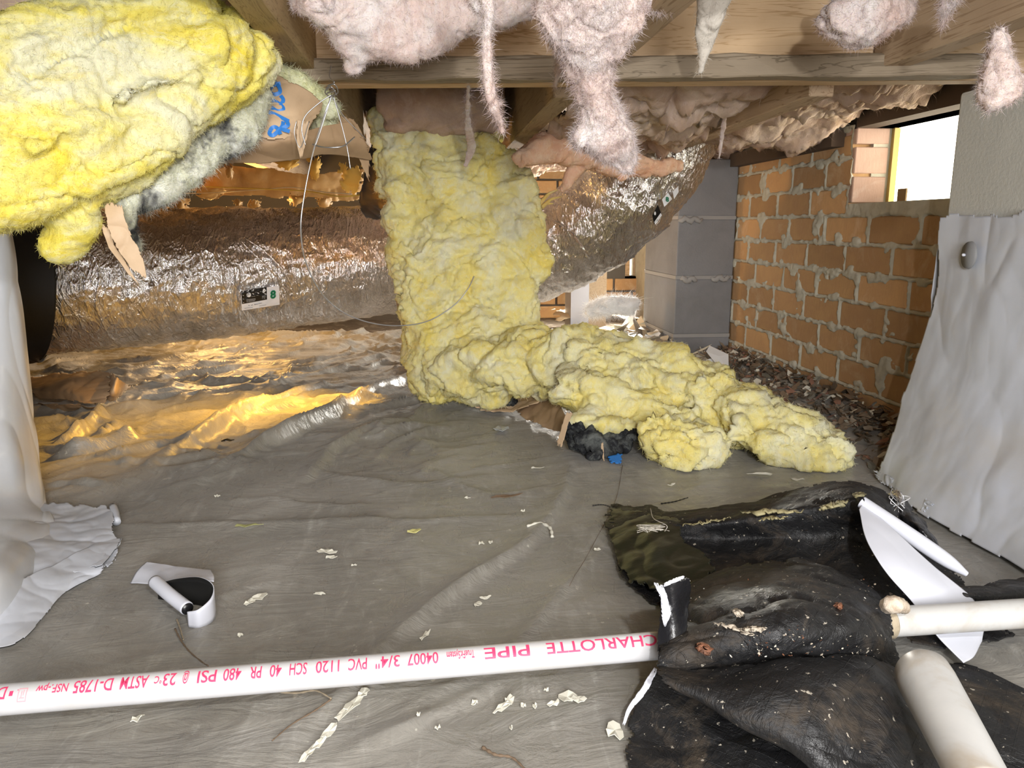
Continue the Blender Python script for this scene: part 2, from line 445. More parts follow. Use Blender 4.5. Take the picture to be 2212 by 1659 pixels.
def fluffy(name, strokes, mat, parent=None, voxel=.006, big=.02, bf=9, mid=.008, mf=26, fine=.002, ff=90, stretch=(1, 1, 1), seed=0, fib=0, fl=(.006, .022), fw=.0005, raw=None, floor_z=None, sub=0, smooth=2, rootname='fibreglass'):
    """union of slugs, voxel remeshed, then lumped and creased; sprinkled with loose fibres"""
    V, F = [], []
    for s in strokes:
        v, f = stroke(s) if not raw else s
        b = len(V); V += list(v); F += [tuple(b+i for i in q) for q in f]
    me = bpy.data.meshes.new('tmp'); me.from_pydata([tuple(a) for a in V], [], F)
    o = bpy.data.objects.new('tmp', me); COL.objects.link(o)
    rm = o.modifiers.new('r', 'REMESH'); rm.mode = 'VOXEL'; rm.voxel_size = voxel
    sm = o.modifiers.new('s', 'SMOOTH'); sm.iterations = smooth*3; sm.factor = .6
    dg = bpy.context.evaluated_depsgraph_get(); m2 = bpy.data.meshes.new_from_object(o.evaluated_get(dg))
    bpy.data.objects.remove(o); bpy.data.meshes.remove(me)
    nv = len(m2.vertices); v = np.empty(nv*3); m2.vertices.foreach_get('co', v); v = v.reshape(-1, 3); n = vnormals(m2)
    S = np.array(stretch, float)
    q = v@S.T if S.ndim == 2 else v*S
    wv = np.stack([fbm(q*bf*.8+3.1, 2, seed+50), fbm(q*bf*.8+9.7, 2, seed+60), fbm(q*bf*.8-5.2, 2, seed+70)], 1)
    qq = q+wv*.45/bf
    d = big*(.62*fbm(q*bf, 2, seed)+.55*(billow(qq*bf*1.1, 1, seed+2)-.5))-big*.55*ridged(qq*bf*1.25+7, 1, seed+4)**5
    v = v+n*d[:, None]
    m2.vertices.foreach_set('co', v.ravel()); m2.update(); n = vnormals(m2)
    soft = np.clip(.55+.9*fbm(v*7, 2, seed+90), .15, 1.4)
    d = (mid*.55*fbm(qq*mf, 3, seed+11)-mid*.5*ridged(qq*mf*.55+3, 2, seed+12)**4)*soft
    v = v+n*d[:, None]
    m2.vertices.foreach_set('co', v.ravel()); m2.update(); n = vnormals(m2)
    v = v+n*(fine*fbm(v*ff, 2, seed+21)+fine*.8*fbm(q*ff*.45, 1, seed+22))[:, None]
    if floor_z is not None: v[:, 2] = np.where(v[:, 2] < floor_z, floor_z+(v[:, 2]-floor_z)*.04, v[:, 2])
    m2.vertices.foreach_set('co', v.ravel()); m2.update(); n = vnormals(m2)
    m2.polygons.foreach_set('use_smooth', [True]*len(m2.polygons))
    m2.materials.clear(); m2.materials.append(mat); m2.name = name
    ob = bpy.data.objects.new(name, m2); COL.objects.link(ob)
    if parent is not None: ob.parent = parent
    if fib:
        fibres('loose_fibres', v, n, fib, fl[0], fl[1], fw, mat, ob, seed=seed)
    return ob

print('setup', round(time.time()-T0, 1))
# ================================================================== STRUCTURE
WALLX = 1.053; ZJ = 0.68          # inner face of the brick wall, underside of the joists
def structure(o, kind='structure'): o['kind'] = kind; return o

# ---- ground sheet with folds
def polydist(X, Y, pts):
    """distance, signed side and run (0..1) to a polyline on the floor"""
    best = np.full(X.shape, 9.0); side = np.zeros(X.shape); run = np.zeros(X.shape)
    L = np.linalg.norm(np.diff(pts, axis=0), axis=1); tot = L.sum(); acc = 0
    for i in range(len(pts)-1):
        a, b = pts[i], pts[i+1]; d = b-a; l2 = (d**2).sum()
        t = np.clip(((X-a[0])*d[0]+(Y-a[1])*d[1])/l2, 0, 1)
        ex, ey = X-(a[0]+t*d[0]), Y-(a[1]+t*d[1]); dist = np.hypot(ex, ey)
        mm = dist < best
        best = np.where(mm, dist, best); side = np.where(mm, np.sign(d[0]*ey-d[1]*ex), side); run = np.where(mm, (acc+t*L[i])/tot, run); acc += L[i]
    return best, side, run
FOLDS = [
    ([(905, 820), (800, 870), (700, 920), (600, 965), (500, 1015), (410, 1066)], .042, .030, .65),
    ([(760, 835), (640, 870), (540, 905), (460, 950), (370, 1000), (285, 1050)], .042, .032, .65),
    ([(880, 770), (760, 800), (640, 830), (540, 870), (440, 930)], .018, .030, .7),
    ([(330, 960), (220, 990), (90, 1010)], .040, .035, .7),
    ([(240, 900), (170, 960), (95, 990)], .040, .028, .7),
    ([(860, 905), (760, 960), (690, 1010), (640, 1060)], .022, .026, .7),
    ([(260, 1062), (160, 1058), (80, 1066)], .016, .018, .8),
    ([(60, 1150), (350, 1137), (700, 1133), (1000, 1125), (1250, 1112)], .009, .014, .8),
    ([(1240, 990), (1215, 1080), (1140, 1180), (1000, 1270), (890, 1360), (760, 1480), (640, 1600), (600, 1659)], .014, .016, .8),
    ([(1310, 1180), (1230, 1270), (1120, 1400), (1000, 1480), (800, 1560)], .009, .014, .8),
    ([(1100, 1470), (960, 1540), (820, 1600), (700, 1659)], .008, .014, .8),
    ([(900, 1000), (1000, 1060), (1100, 1075), (1200, 1050)], .010, .02, .8),
    ([(640, 1010), (800, 1045), (960, 1050), (1100, 1020)], .010, .018, .8),
    ([(400, 1090), (560, 1085), (720, 1100), (900, 1090)], .007, .014, .8),
    ([(870, 735), (700, 745), (560, 770), (420, 800)], .012, .03, .7),
    ([(860, 800), (720, 815), (560, 800)], .009, .02, .7),
]
def floor_h(X, Y):
    p = np.stack([X, Y, np.zeros_like(X)], -1).reshape(-1, 3)
    z = .0035*fbm(p*3, 3, 5)
    # wrinkled zone on the left under the duct
    msk = 1/(1+np.exp(-(Y-1.42-.10*X)*12))*1/(1+np.exp((X-.10)*14)); msk = msk.reshape(-1)
    c, s = math.cos(.62), math.sin(.62)
    q = np.stack([p[:, 0]*c+p[:, 1]*s, -p[:, 0]*s+p[:, 1]*c, p[:, 2]], 1)*np.array((2.2, 7.5, 1))
    w = np.stack([fbm(p*4, 2, 21), fbm(p*4+5, 2, 22), p[:, 2]], 1)
    z += msk*(.033*ridged(q+w*.5, 3, 31)**1.4+.016*(fbm(q*.6, 2, 33)+.4))
    z += (1-msk)*.0045*ridged(q*.9+w*.8, 3, 35)**2.2
    z += (1-msk)*.0022*ridged(np.stack([q[:, 1], q[:, 0], q[:, 2]], 1)*1.6+w, 2, 37)**2
    z = z.reshape(X.shape)
    jx = .012*fbm(p*9, 2, 41).reshape(X.shape)
    for pts, h, wd, sk in FOLDS:
        pp = np.array([G(*a)[:2] for a in pts]); pp = cr(pp, 16)
        d, sd, r = polydist(X+jx, Y+jx, pp)
        prof = np.where(sd > 0, np.exp(-(d/(wd*.45))**1.4), np.exp(-(d/(wd*1.25))**1.1))
        ends = np.clip(np.minimum(r, 1-r)*3.5+.12, 0, 1)*(.88+.12*np.sin(r*13+h*900))
        z = np.maximum(z, z*.5+h*prof*ends)+.12*h*prof*ends
    # soil heaped towards the brick wall
    z += .03*np.clip((X-.80)/.25, 0, 1)*np.clip((Y-1.3)/.4, 0, 1)*(.6+.5*fbm(p*14, 3, 77).reshape(X.shape))
    return z
xs = np.arange(-1.95, 1.06, .0065); ys = np.arange(.38, 3.3, .0065)
XX, YY = np.meshgrid(xs, ys); ZZ = floor_h(XX, YY)
fl = mk('floor', np.stack([XX, YY, ZZ], -1).reshape(-1, 3), grid_faces(len(ys), len(xs)), FLOOR)
structure(fl); fl['label'] = 'grey brown clear plastic sheet over the ground'
def fz(x, y): return float(floor_h(np.array([[x]]), np.array([[y]]))[0, 0])
g = MB(); g.box((-3.2, -2.2, -.12), (1.6, 5.2, -.02))
structure(mk('floor_soil', g.v, g.f, DIRT, smooth=False))

# ---- shell: left, back and rear walls, subfloor
def wall_plain(name, lo, hi, mat=DARKC):
    b = MB(); b.box(lo, hi); return structure(mk(name, b.v, b.f, mat, smooth=False))
wall_plain('wall_left', (-3.3, -2.2, -.1), (-3.15, 5.2, 1.0))
wall_plain('wall_front', (-3.3, -2.3, -.1), (1.6, -2.15, 1.0))
wall_plain('ceiling', (-3.3, -2.3, .90), (1.6, 5.2, .93), DARKW)

# back wall with two openings
YB = 4.0
def opening(px0, px1, py0, py1, Y):
    a = P(px0, py1, Y); b = P(px1, py0, Y); return a[0], b[0], a[2], b[2]
ox0, ox1, oz0, oz1 = opening(1350, 1420, 500, 597, YB)
px0, px1, pz0, pz1 = opening(296, 352, 440, 458, YB)
bw = MB()
def hole_strip(mb, x0, x1, z0, z1, holes, y0, y1):
    xs_ = sorted({x0, x1, *[h[0] for h in holes], *[h[1] for h in holes]})
    for a, b in zip(xs_, xs_[1:]):
        hs = [h for h in holes if h[0] < (a+b)/2 < h[1]]
        z = z0
        for h in hs:
            mb.box((a, y0, z), (b, y1, h[2])); z = h[3]
        mb.box((a, y0, z), (b, y1, z1))
hole_strip(bw, -3.3, 1.6, -.1, .93, [(ox0, ox1, oz0, oz1), (px0, px1, pz0, pz1)], YB, YB+.1)
wb = structure(mk('wall_back', bw.v, bw.f, DARKC, smooth=False))
# bricks of the far wall seen beside the pier
for k in range(11):
    z = -.02+k*.071
    off = .1 if k % 2 else 0
    for i in range(5):
        x = .35+off+i*.203
        if x+.19 > ox0-.005 and z+.062 > oz0-.004 and x < ox1 and z < oz1: continue
        b = MB(); b.box((x, YB-.012, z), (x+.192, YB+.002, z+.061))
        bevel(mk('brick', b.v, b.f, BRICK, wb, False), .003, 1)
# wooden louvres in the far opening
w2 = structure(mk('window_2', *(lambda b: (b.v, b.f))(MB().box((ox0, YB+.02, oz0), (ox0+.03, YB+.05, oz1)).box((ox0, YB+.0, oz0-.02), (ox1, YB+.05, oz0))), WX_, smooth=False))
for i in range(3):
    x = ox0+.05+i*.05
    b = MB(); b.box((x, YB+.03, oz0), (x+.030, YB+.045, oz1)); mk('board', b.v, b.f, WYD, w2, False)
w3 = structure(mk('window_3', *(lambda b: (b.v, b.f))(MB().box((px0, YB+.02, pz0-.008), (px1, YB+.05, pz0))), DARKW, smooth=False))

# ---- brick wall on the right: bricks are parts, mortar squeezes out over their edges
VY0, VY1, VZ0, VZ1 = 1.47, 1.893, .507, .690           # vent opening
CH = .0712; BL = .205
courses = [(-.02+k*CH) for k in range(10)]
brick_list = []
wy0, wy1 = 1.18, 2.72
for k, z in enumerate(courses):
    off = (.5*BL if k % 2 else 0)+R.uniform(-.012, .012)
    y = wy0-.2+off
    header = (k == 5)
    while y < wy1:
        l = (BL*R.choice([.96, 1, 1, 1.03]) if not header else BL*R.choice([.55, 1, 1]))
        a, b_ = y, min(y+l, wy1)
        y += l
        if b_-a < .03: continue
        if z+CH*.6 > VZ0 and z < VZ1:                       # cut round the vent
            if a < VY1 and b_ > VY0:
                if b_ > VY1+.02: a = VY1
                else: continue
        if a < wy1 and b_ > wy0: brick_list.append((max(a, wy0), b_, z, z+CH))
js = .0035
ygr = np.arange(wy0, wy1, js); zgr = np.arange(-.03, ZJ+.02, js)
YG, ZG = np.meshgrid(ygr, zgr)
pp = np.stack([YG*1.0, ZG, np.zeros_like(YG)], -1).reshape(-1, 3)
wob = .0040*fbm(pp*26, 3, 61).reshape(YG.shape); wob2 = .0040*fbm(pp*26+9, 3, 62).reshape(YG.shape)
md = np.full(YG.shape, .05)
for (a, b_, z0, z1) in brick_list:
    yy, zz = YG+wob, ZG+wob2
    ins = (yy > a) & (yy < b_) & (zz > z0) & (zz < z1)
    dd = np.minimum(np.minimum(yy-a, b_-yy), np.minimum(zz-z0, z1-zz))
    md = np.where(ins, dd, md)
md = np.where(md > .049, 0, md)
spl = np.clip(fbm(pp*np.array((11, 17, 1)), 3, 63).reshape(YG.shape)-.22, 0, 1)*.055      # squeezed-out smears
smear = np.clip(fbm(pp*np.array((22, 16, 1))+4, 2, 64).reshape(YG.shape), 0, 1)*.010
wid = .0065+smear*.9+spl
prd = np.clip((wid-md)/.004, -1, 1)
hgt = -.010+np.where(prd > 0, prd*.0125, 0)+np.clip(wid-md, 0, .02)*.14*(prd > 0)+(prd > 0)*.0025*fbm(pp*45, 3, 66).reshape(YG.shape)
hgt += .0012*fbm(pp*120, 2, 65).reshape(YG.shape)
inside = (YG > VY0-.002) & (YG < VY1+.002) & (ZG > VZ0-.002)
keep = ~(inside[:-1, :-1] & inside[1:, 1:])
mv = np.stack([WALLX-hgt, YG, ZG], -1).reshape(-1, 3)
wr = structure(mk('wall_right', mv, grid_faces(len(zgr), len(ygr), keep)[:, ::-1].copy(), MORT)); wr['label'] = 'orange brick wall with mortar squeezed out of the joints'
for (a, b_, z0, z1) in brick_list:
    x = WALLX-R.uniform(-.0015, .0015)
    b = MB(); b.box((x, a+.004, z0+.004), (x+.085, b_-.004, min(z1, ZJ)-.004))
    o = mk('brick', b.v, b.f, BRICK, wr, False); bevel(o, .003, 1)
    o.rotation_euler = (0, 0, 0)
# outer leaf (solid mass behind the inner face), split round the vent
bb = MB()
bb.box((WALLX+.05, .2, -.1), (WALLX+.105, VY0, .93)); bb.box((WALLX+.05, VY1, -.1), (WALLX+.105, 4.1, .93))
bb.box((WALLX+.05, VY0, -.1), (WALLX+.105, VY1, VZ0-.004)); bb.box((WALLX+.05, VY0, VZ1), (WALLX+.105, VY1, .93))
bb.box((WALLX+.0, -2.2, -.1), (WALLX+.2, wy0, .93)); bb.box((WALLX+.02, wy1, -.1), (WALLX+.2, 4.1, .93))
mk('outer_leaf', bb.v, bb.f, MORT, wr, False)
# vent: far jamb bricks (daylight and lamplight put into their colour), sill mortar, metal frame
vent = structure(mk('window_1', *(lambda b: (b.v, b.f))(MB().box((WALLX+.000, VY0, VZ0-.010), (WALLX+.105, VY1, VZ0))), MORT, smooth=False))
vent['label'] = 'open foundation vent glowing with daylight'
for k in range(3):
    z0 = VZ0+k*CH+.003; b = MB(); b.box((WALLX+.002, VY1-.004, z0), (WALLX+.088, VY1+.05, min(z0+CH-.008, VZ1)))
    bevel(mk('brick', b.v, b.f, BRICKP, vent, False), .002, 1)
b = MB(); b.box((WALLX+.095, VY1-.012, VZ0), (WALLX+.11, VY1, VZ1)); mk('vent_frame', b.v, b.f, plain('sunlit_frame', (.55, .40, .12), .5), vent, False)  # yellow daylight on the opening's edge put into the frame colour
b = MB(); b.box((WALLX+.100, VY1-.075, VZ0), (WALLX+.104, VY1-.040, VZ0+.035)); mk('screen_remnant', b.v, b.f, plain('brown_screen', (.20, .13, .05), .7), vent, False)
# sill plate on top of the wall
b = MB(); b.box((WALLX-.035, VY1+.05, ZJ-.03), (WALLX+.09, 2.9, ZJ+.012)); sp = structure(mk('trim_1', b.v, b.f, DARKW, smooth=False)); sp['label'] = 'dark wooden sill plate'
b = MB(); b.box((WALLX+.0, VY0, VZ1), (WALLX+.105, VY1, ZJ+.2)); structure(mk('trim_2', b.v, b.f, DARKW, smooth=False))

# ---- far block pier
pier = empty('block_pier', 'grey concrete block pier against the brick wall, behind the fallen insulation', 'pier')
zc = [-.05, .073, .277, .481, ZJ]
pY = 2.62
for z0, z1 in zip(zc, zc[1:]):
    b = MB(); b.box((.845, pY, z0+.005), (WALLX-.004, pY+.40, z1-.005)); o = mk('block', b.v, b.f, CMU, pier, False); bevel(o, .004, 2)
jo = MB()
for z in zc[1:-1]: jo.box((.8435, pY-.0015, z-.006), (WALLX-.004, pY+.4, z+.006))
mk('mortar_joint', jo.v, jo.f, CMORT, pier, False)
for z, x0, x1 in ((.478, .845, .93), (.274, .86, .92), (.277, .97, 1.04)):
    p = [np.array((x, pY-.004, z-.004+.006*math.sin(x*190))) for x in np.linspace(x0, x1, 9)]
    v, f = tube(np.array(p), [.004, .009, .011, .009, .012, .008, .010, .008, .003], 8); mk('mortar_smear', v, f, CMORT, pier)
# small distant pier stub seen under the duct
st = empty('distant_post', 'small pale post far behind under the silver duct', 'post')
a = P(1233, 668, 3.4); c = P(1312, 600, 3.4)
b = MB(); b.box((a[0], 3.4, -.05), ((a[0]+c[0])/2, 3.55, c[2]+.05)); mk('wrapped_face', b.v, b.f, plain('bluish_wrap', (.45, .47, .55), .5, bmp=.5, bs=20), st, False)
b = MB(); b.box(((a[0]+c[0])/2+.002, 3.41, -.05), (c[0], 3.55, c[2]+.05)); mk('wooden_side', b.v, b.f, WYD, st, False)

# ---- girder, ledger, joists
def beam(name, label, p0, p1, w, h, mat, cat='joist', group=None, jit=.0, parent=None):
    """timber from p0 to p1 (bottom centre line), width w, height h; local X along the timber"""
    p0, p1 = np.array(p0, float), np.array(p1, float); L = np.linalg.norm(p1-p0); nseg = max(2, int(L/.05))
    v, f = [], []
    rs = np.random.RandomState(int(abs(p0[0]*999+p0[1]*77)) % 9999)
    for i in range(nseg+1):
        x = L*i/nseg
        for (yy, zz) in ((-w/2, 0), (w/2, 0), (w/2, h), (-w/2, h)):
            v.append((x, yy+rs.uniform(-jit, jit), zz+rs.uniform(-jit, jit)))
    for i in range(nseg):
        for k in range(4): f.append((i*4+k, (i+1)*4+k, (i+1)*4+(k+1) % 4, i*4+(k+1) % 4))
    f.append((0, 1, 2, 3)); b0 = nseg*4; f.append((b0+3, b0+2, b0+1, b0))
    o = mk(name, v, f, mat, parent, False)
    d = (p1-p0)/L; ang = math.atan2(d[1], d[0]); o.location = p0; o.rotation_euler = (0, -math.asin(d[2]), ang)
    bevel(o, .002, 1)
    if label: props(o, label, cat, group)
    return o
WJ = wood_mat('joist_pine', (.52, .38, .25), (.33, .22, .13), 0)
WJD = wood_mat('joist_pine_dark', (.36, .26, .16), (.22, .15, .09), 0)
WROUGH = wood_mat('rough_sawn_joist', (.42, .30, .15), (.24, .16, .07), 0, 3)
WGIR = wood_mat('bright_girder_pine', (.70, .50, .30), (.50, .32, .16), 0, 1)
WLED = wood_mat('weathered_ledger_pine', (.30, .235, .16), (.16, .12, .075), 0, 1.5)
GA, GB = G(650, 168, ZJ), G(1985, 158, ZJ)
gd = GB-GA; gd /= np.linalg.norm(gd); gn = np.array((gd[1], -gd[0], 0))           # gn points to the camera
girder = empty('girder', 'long pale pine girder crossing the picture behind the near joists', 'beam')
def gpt(t, off, z): q = GA+gd*t-gn*off; return (q[0], q[1], z)
beam('ply', None, gpt(-1.5, .030, ZJ), gpt(1.45, .030, ZJ), .038, .235, WGIR, parent=girder)
beam('ply', None, gpt(-1.5, .070, ZJ-.002), gpt(1.45, .070, ZJ-.002), .038, .235, WGIR, parent=girder)
led = beam('ledger', None, gpt(-.06, -.008, ZJ-.008), gpt(1.045, -.008, ZJ-.008), .034, .030, WLED, jit=.0022, parent=girder)
led2 = beam('ledger', None, gpt(-.06, -.004, ZJ+.018), gpt(1.035, -.004, ZJ+.018), .030, .008, WLED, jit=.0022, parent=girder)
# purple scribble on the girder face
def gface(px, py, lift=.0012):
    q0 = np.array(gpt(0, .030-.019, 0)); d = ray(px, py); n = gn
    t = np.dot(q0-np.array((0, 0, H)), n)/np.dot(d, n); t = np.dot((q0-np.array((0, 0, H)))*np.array((1, 1, 0)), n)/np.dot(d, n)
    return np.array((0, 0, H))+d*t+n*lift
wire('pen_scribble', [gface(*q) for q in [(1078, 137), (1095, 132), (1084, 140), (1104, 129), (1092, 138), (1116, 126), (1128, 127), (1108, 131), (1130, 124)]], .0009, PURP, girder, 60, 4)
# near joists (run from the girder towards and past the camera)
def run(x, y0, y1, z=ZJ): return (x, y0, z), (x, y1, z)
yg = lambda x: (GA+gd*((x-GA[0])/gd[0]))[1]
beam('floor_joist', 'rough sawn joist beside the upper left yellow batt, meeting the girder', *run(-.193, yg(-.19)+.008, -.6, ZJ+.008), .04, .20, WROUGH)
beam('floor_joist', 'near joist just right of the long hanging pink tuft', *run(.268, yg(.27)+.008, -.6, ZJ+.006), .04, .20, WJ)
jr = beam('floor_joist', 'near joist at the upper right with bold grain and the small white tuft', *run(.700, yg(.70)+.008, -.4, ZJ+.006), .04, .20, WJ)
# rear joists beyond the girder
rj = [(-1.02, 'far left', 4.0), (-.61, 'left', 4.0), (-.18, 'rear joist at the left of the opening the yellow batt fell from', 4.0), (.232, 'rear joist at the right of the opening the yellow batt fell from', 3.2), (.640, 'rear joist running diagonally above the brick wall, pale underside showing', 3.6)]
lab = {'far left': 'rear joist above the silver duct, farthest left', 'left': 'rear joist above the silver duct, amber lit, next to the kraft scraps'}
for x, l, y1 in rj:
    y0 = yg(x)+.10; dx = .055 if x > .5 else 0
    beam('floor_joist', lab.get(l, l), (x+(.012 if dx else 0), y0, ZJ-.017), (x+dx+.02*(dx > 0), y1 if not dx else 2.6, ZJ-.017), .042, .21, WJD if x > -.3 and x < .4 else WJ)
print('structure', round(time.time()-T0, 1))
# ================================================================== WHITE WRAPPED PIERS
# right: block pier with white sheet pinned round it
pr = empty('wrapped_pier', 'pale block pier at right edge in white plastic sheet pinned by grey washer', 'pier')
PX = .868
b = MB(); b.box((PX, .84, -.02), (WALLX-.012, 1.252, ZJ-.235)); bevel(mk('block', b.v, b.f, CMUL, pr, False), .006, 2)
b = MB(); b.box((PX+.001, .84, ZJ-.228), (WALLX-.012, 1.250, ZJ-.014)); bevel(mk('block', b.v, b.f, CMUL, pr, False), .006, 2)
b = MB(); b.box((PX+.006, .845, ZJ-.236), (WALLX-.012, 1.246, ZJ-.227)); mk('mortar_joint', b.v, b.f, CMORT, pr, False)
def wx(px, py, dx=0): return WX(px, py, PX-dx)
rows = [[wx(2030, 462, .010), wx(2100, 460, .010), wx(2212, 455, .010), wx(2420, 450, .010)],
        [wx(2024, 560, .012), wx(2100, 565, .016), wx(2212, 560, .014), wx(2420, 560, .014)],
        [wx(2016, 660, .012), wx(2100, 680, .018), wx(2212, 680, .018), wx(2420, 700, .016)],
        [wx(1990, 760, .014), wx(2090, 800, .026), wx(2212, 810, .022), wx(2420, 850, .02)],
        [wx(1940, 880, .04), wx(2060, 910, .045), wx(2200, 960, .04), wx(2420, 1020, .04)],
        [wx(1908, 980, .075), wx(2030, 1030, .08), wx(2190, 1110, .085), wx(2420, 1220, .09)],
        [G(1890, 1030, .008), G(1990, 1110, .008), G(2170, 1210, .010), G(2440, 1380, .01)]]
sheet('plastic_sheet', rows, WHITEP, pr, 150, 150, .0035, 9, .007, 4, .012, 7, 2, .001, stretch=(1, 1, .6), fine=.0007)
rows = [[np.array((PX-.004, 1.256, .43)), np.array((PX+.05, 1.262, .43)), np.array((WALLX-.02, 1.262, .43))],
        [np.array((PX-.006, 1.262, .25)), np.array((PX+.05, 1.268, .25)), np.array((WALLX-.02, 1.265, .25))],
        [np.array((PX-.03, 1.30, .03)), np.array((PX+.05, 1.33, .02)), np.array((WALLX-.02, 1.33, .02))]]
sheet('plastic_sheet', rows, WHITEP, pr, 40, 60, .003, 9, .006, 6, 0, 7, 4, .001)
fr = lambda x, y, z: np.array((x, y, z))
sheet('plastic_sheet', [[fr(PX-.012, .83, .46), fr(PX+.08, .825, .46), fr(WALLX-.01, .825, .46)], [fr(PX-.02, .825, .30), fr(PX+.08, .815, .30), fr(WALLX-.01, .82, .30)], [fr(PX-.045, .81, .12), fr(PX+.08, .79, .12), fr(WALLX-.01, .79, .12)], [fr(PX-.08, .78, .01), fr(PX+.07, .73, .01), fr(WALLX-.01, .73, .01)]], WHITEP, pr, 50, 80, .003, 9, .006, 5, .01, 7, 5, .001)
c = wx(2094, 551, .022); t = np.linspace(0, 2*math.pi, 40, endpoint=False)
v = [(c[0]+.001, c[1]+.0165*math.cos(a), c[2]+.0215*math.sin(a)) for a in t]+[(c[0]-.003, c[1]+.0160*math.cos(a), c[2]+.0208*math.sin(a)) for a in t]+[(c[0]-.0035, c[1], c[2])]
f = [(i, (i+1) % 40, 40+(i+1) % 40, 40+i) for i in range(40)]+[(40+i, 40+(i+1) % 40, 80) for i in range(40)]
wsh = mk('washer', v, f, WASH, pr)
vv, ff = tube(np.array([c+np.array((-.003, .006, 0)), c+np.array((-.006, .006, 0)), c+np.array((-.008, .005, .001))]), [.0022, .0026, .0014], 10); mk('pin_head', vv, ff, WHITEV, wsh)
# torn lip at its foot
sheet('sheet_lip', [[G(1888, 1010, .02), G(1960, 1050, .03), G(2020, 1090, .03)], [G(1895, 1040, .005), G(1950, 1070, .012), G(2000, 1110, .01)]], WHITEP, pr, 50, 20, .004, 20, .006, 14, .10, 6, 9, .001)

# left: wrapped pier, only its right edge in view
pl = empty('wrapped_pier', 'pier at the left edge wrapped in glossy white plastic that flares out over the ground', 'pier')
b = MB(); b.box((-1.06, .86, -.02), (-.725, 1.235, ZJ-.22)); bevel(mk('block', b.v, b.f, CMUL, pl, False), .006)
b = MB(); b.box((-1.06, .86, ZJ-.215), (-.725, 1.235, ZJ-.014)); bevel(mk('block', b.v, b.f, CMUL, pl, False), .006)
WHITEG = plain('glossy_white_poly', (.64, .66, .70), .22, bmp=.2, bs=12, var=.45, vs=5, dark=(.60, .56, .48))
YP = 1.28
rows = [[P(-260, 470, YP), P(-150, 470, YP-.01), P(-40, 472, YP), P(8, 475, YP+.02), P(18, 480, YP+.06)],
        [P(-260, 640, YP), P(-150, 640, YP-.03), P(-20, 640, YP-.01), P(30, 640, YP+.02), P(42, 640, YP+.06)],
        [P(-260, 820, YP-.06), P(-140, 820, YP-.08), P(-10, 820, YP-.04), P(50, 820, YP+.01), P(62, 820, YP+.05)],
        [P(-260, 980, YP-.10), P(-130, 980, YP-.13), P(10, 975, YP-.08), P(66, 970, YP), P(80, 960, YP+.03)],
        [P(-260, 1120, YP-.18), P(-120, 1110, YP-.22), P(20, 1095, YP-.12), P(84, 1080, YP-.05), P(93, 1060, YP)],
        [G(-250, 1290, .04), G(-110, 1260, .06), G(0, 1230, .06), G(80, 1180, .03), G(110, 1120, .02)],
        [G(-250, 1420, .01), G(-110, 1400, .012), G(0, 1350, .012), G(90, 1250, .010), G(130, 1170, .01)]]
sheet('plastic_sheet', rows, WHITEG, pl, 150, 200, .004, 4, .009, 3.2, 0, 8, 12, .001, stretch=(1, 1, .55), fine=.0005)
rows = [[G(60, 1085, .022), G(120, 1086, .020), G(190, 1090, .020), G(246, 1094, .022)],
        [G(70, 1140, .030), G(130, 1140, .022), G(195, 1142, .020), G(248, 1150, .018)],
        [G(40, 1200, .035), G(120, 1190, .024), G(200, 1185, .018), G(262, 1172, .014)],
        [G(0, 1300, .02), G(90, 1250, .018), G(160, 1235, .016), G(222, 1222, .012)]]
sheet('floor_skirt', rows, WHITEP, pl, 90, 80, .0018, 14, .0035, 11, .03, 9, 14, .0012, fine=.0004, mats=[BLKP, WHITEP], off=1)
rows = [[G(-120, 1290, .03), G(0, 1270, .034), G(90, 1230, .028), G(170, 1190, .022), G(232, 1165, .016)],
        [G(-120, 1350, .02), G(0, 1330, .022), G(90, 1275, .018), G(160, 1240, .015), G(226, 1215, .012)],
        [G(-120, 1400, .006), G(28, 1392, .006), G(100, 1325, .006), G(140, 1280, .006), G(222, 1236, .006)]]
sheet('floor_skirt', rows, WHITEP, pl, 130, 70, .0018, 12, .0035, 9, .012, 9, 17, .0012, fine=.0004, mats=[BLKP, WHITEP], off=1)
rows = [[G(214, 1180, .012), G(268, 1160, .014)], [G(205, 1235, .008), G(246, 1218, .006)]]
sheet('torn_strip', rows, WHITEP, pl, 30, 26, .002, 20, .002, 12, .12, 7, 19, .001)
# rolled lip at the far corner of the skirt
v, f = tube(cr([G(244, 1094, .02), G(249, 1110, .018), G(252, 1128, .014)], 8), .006, 10); mk('rolled_lip', v, f, WHITEP, pl)

# ================================================================== DUCT
duct = empty('flexible_duct', 'silver foil flexible duct crossing behind the hanging yellow batt and rising to the right', 'duct')
def pipe_path(st, step=.008):
    c = np.array([P(a[0], a[1], a[2]) for a in st]); r = np.array([a[3] for a in st])
    L = np.linalg.norm(np.diff(c, axis=0), axis=1).sum(); n = int(L/step)
    q = cr(np.hstack([c, r[:, None]]), n); return q[:, :3], q[:, 3]
st = [(-120, 625, 2.02, .180), (40, 612, 2.05, .182), (200, 606, 2.10, .184), (400, 595, 2.19, .183), (600, 582, 2.32, .178), (820, 565, 2.50, .170), (960, 560, 2.60, .165),
      (1080, 560, 2.58, .160), (1170, 545, 2.48, .152), (1250, 505, 2.38, .148), (1330, 445, 2.30, .146), (1400, 370, 2.26, .144), (1450, 280, 2.26, .142), (1465, 240, 2.28, .14)]
dc, dr = pipe_path(st)
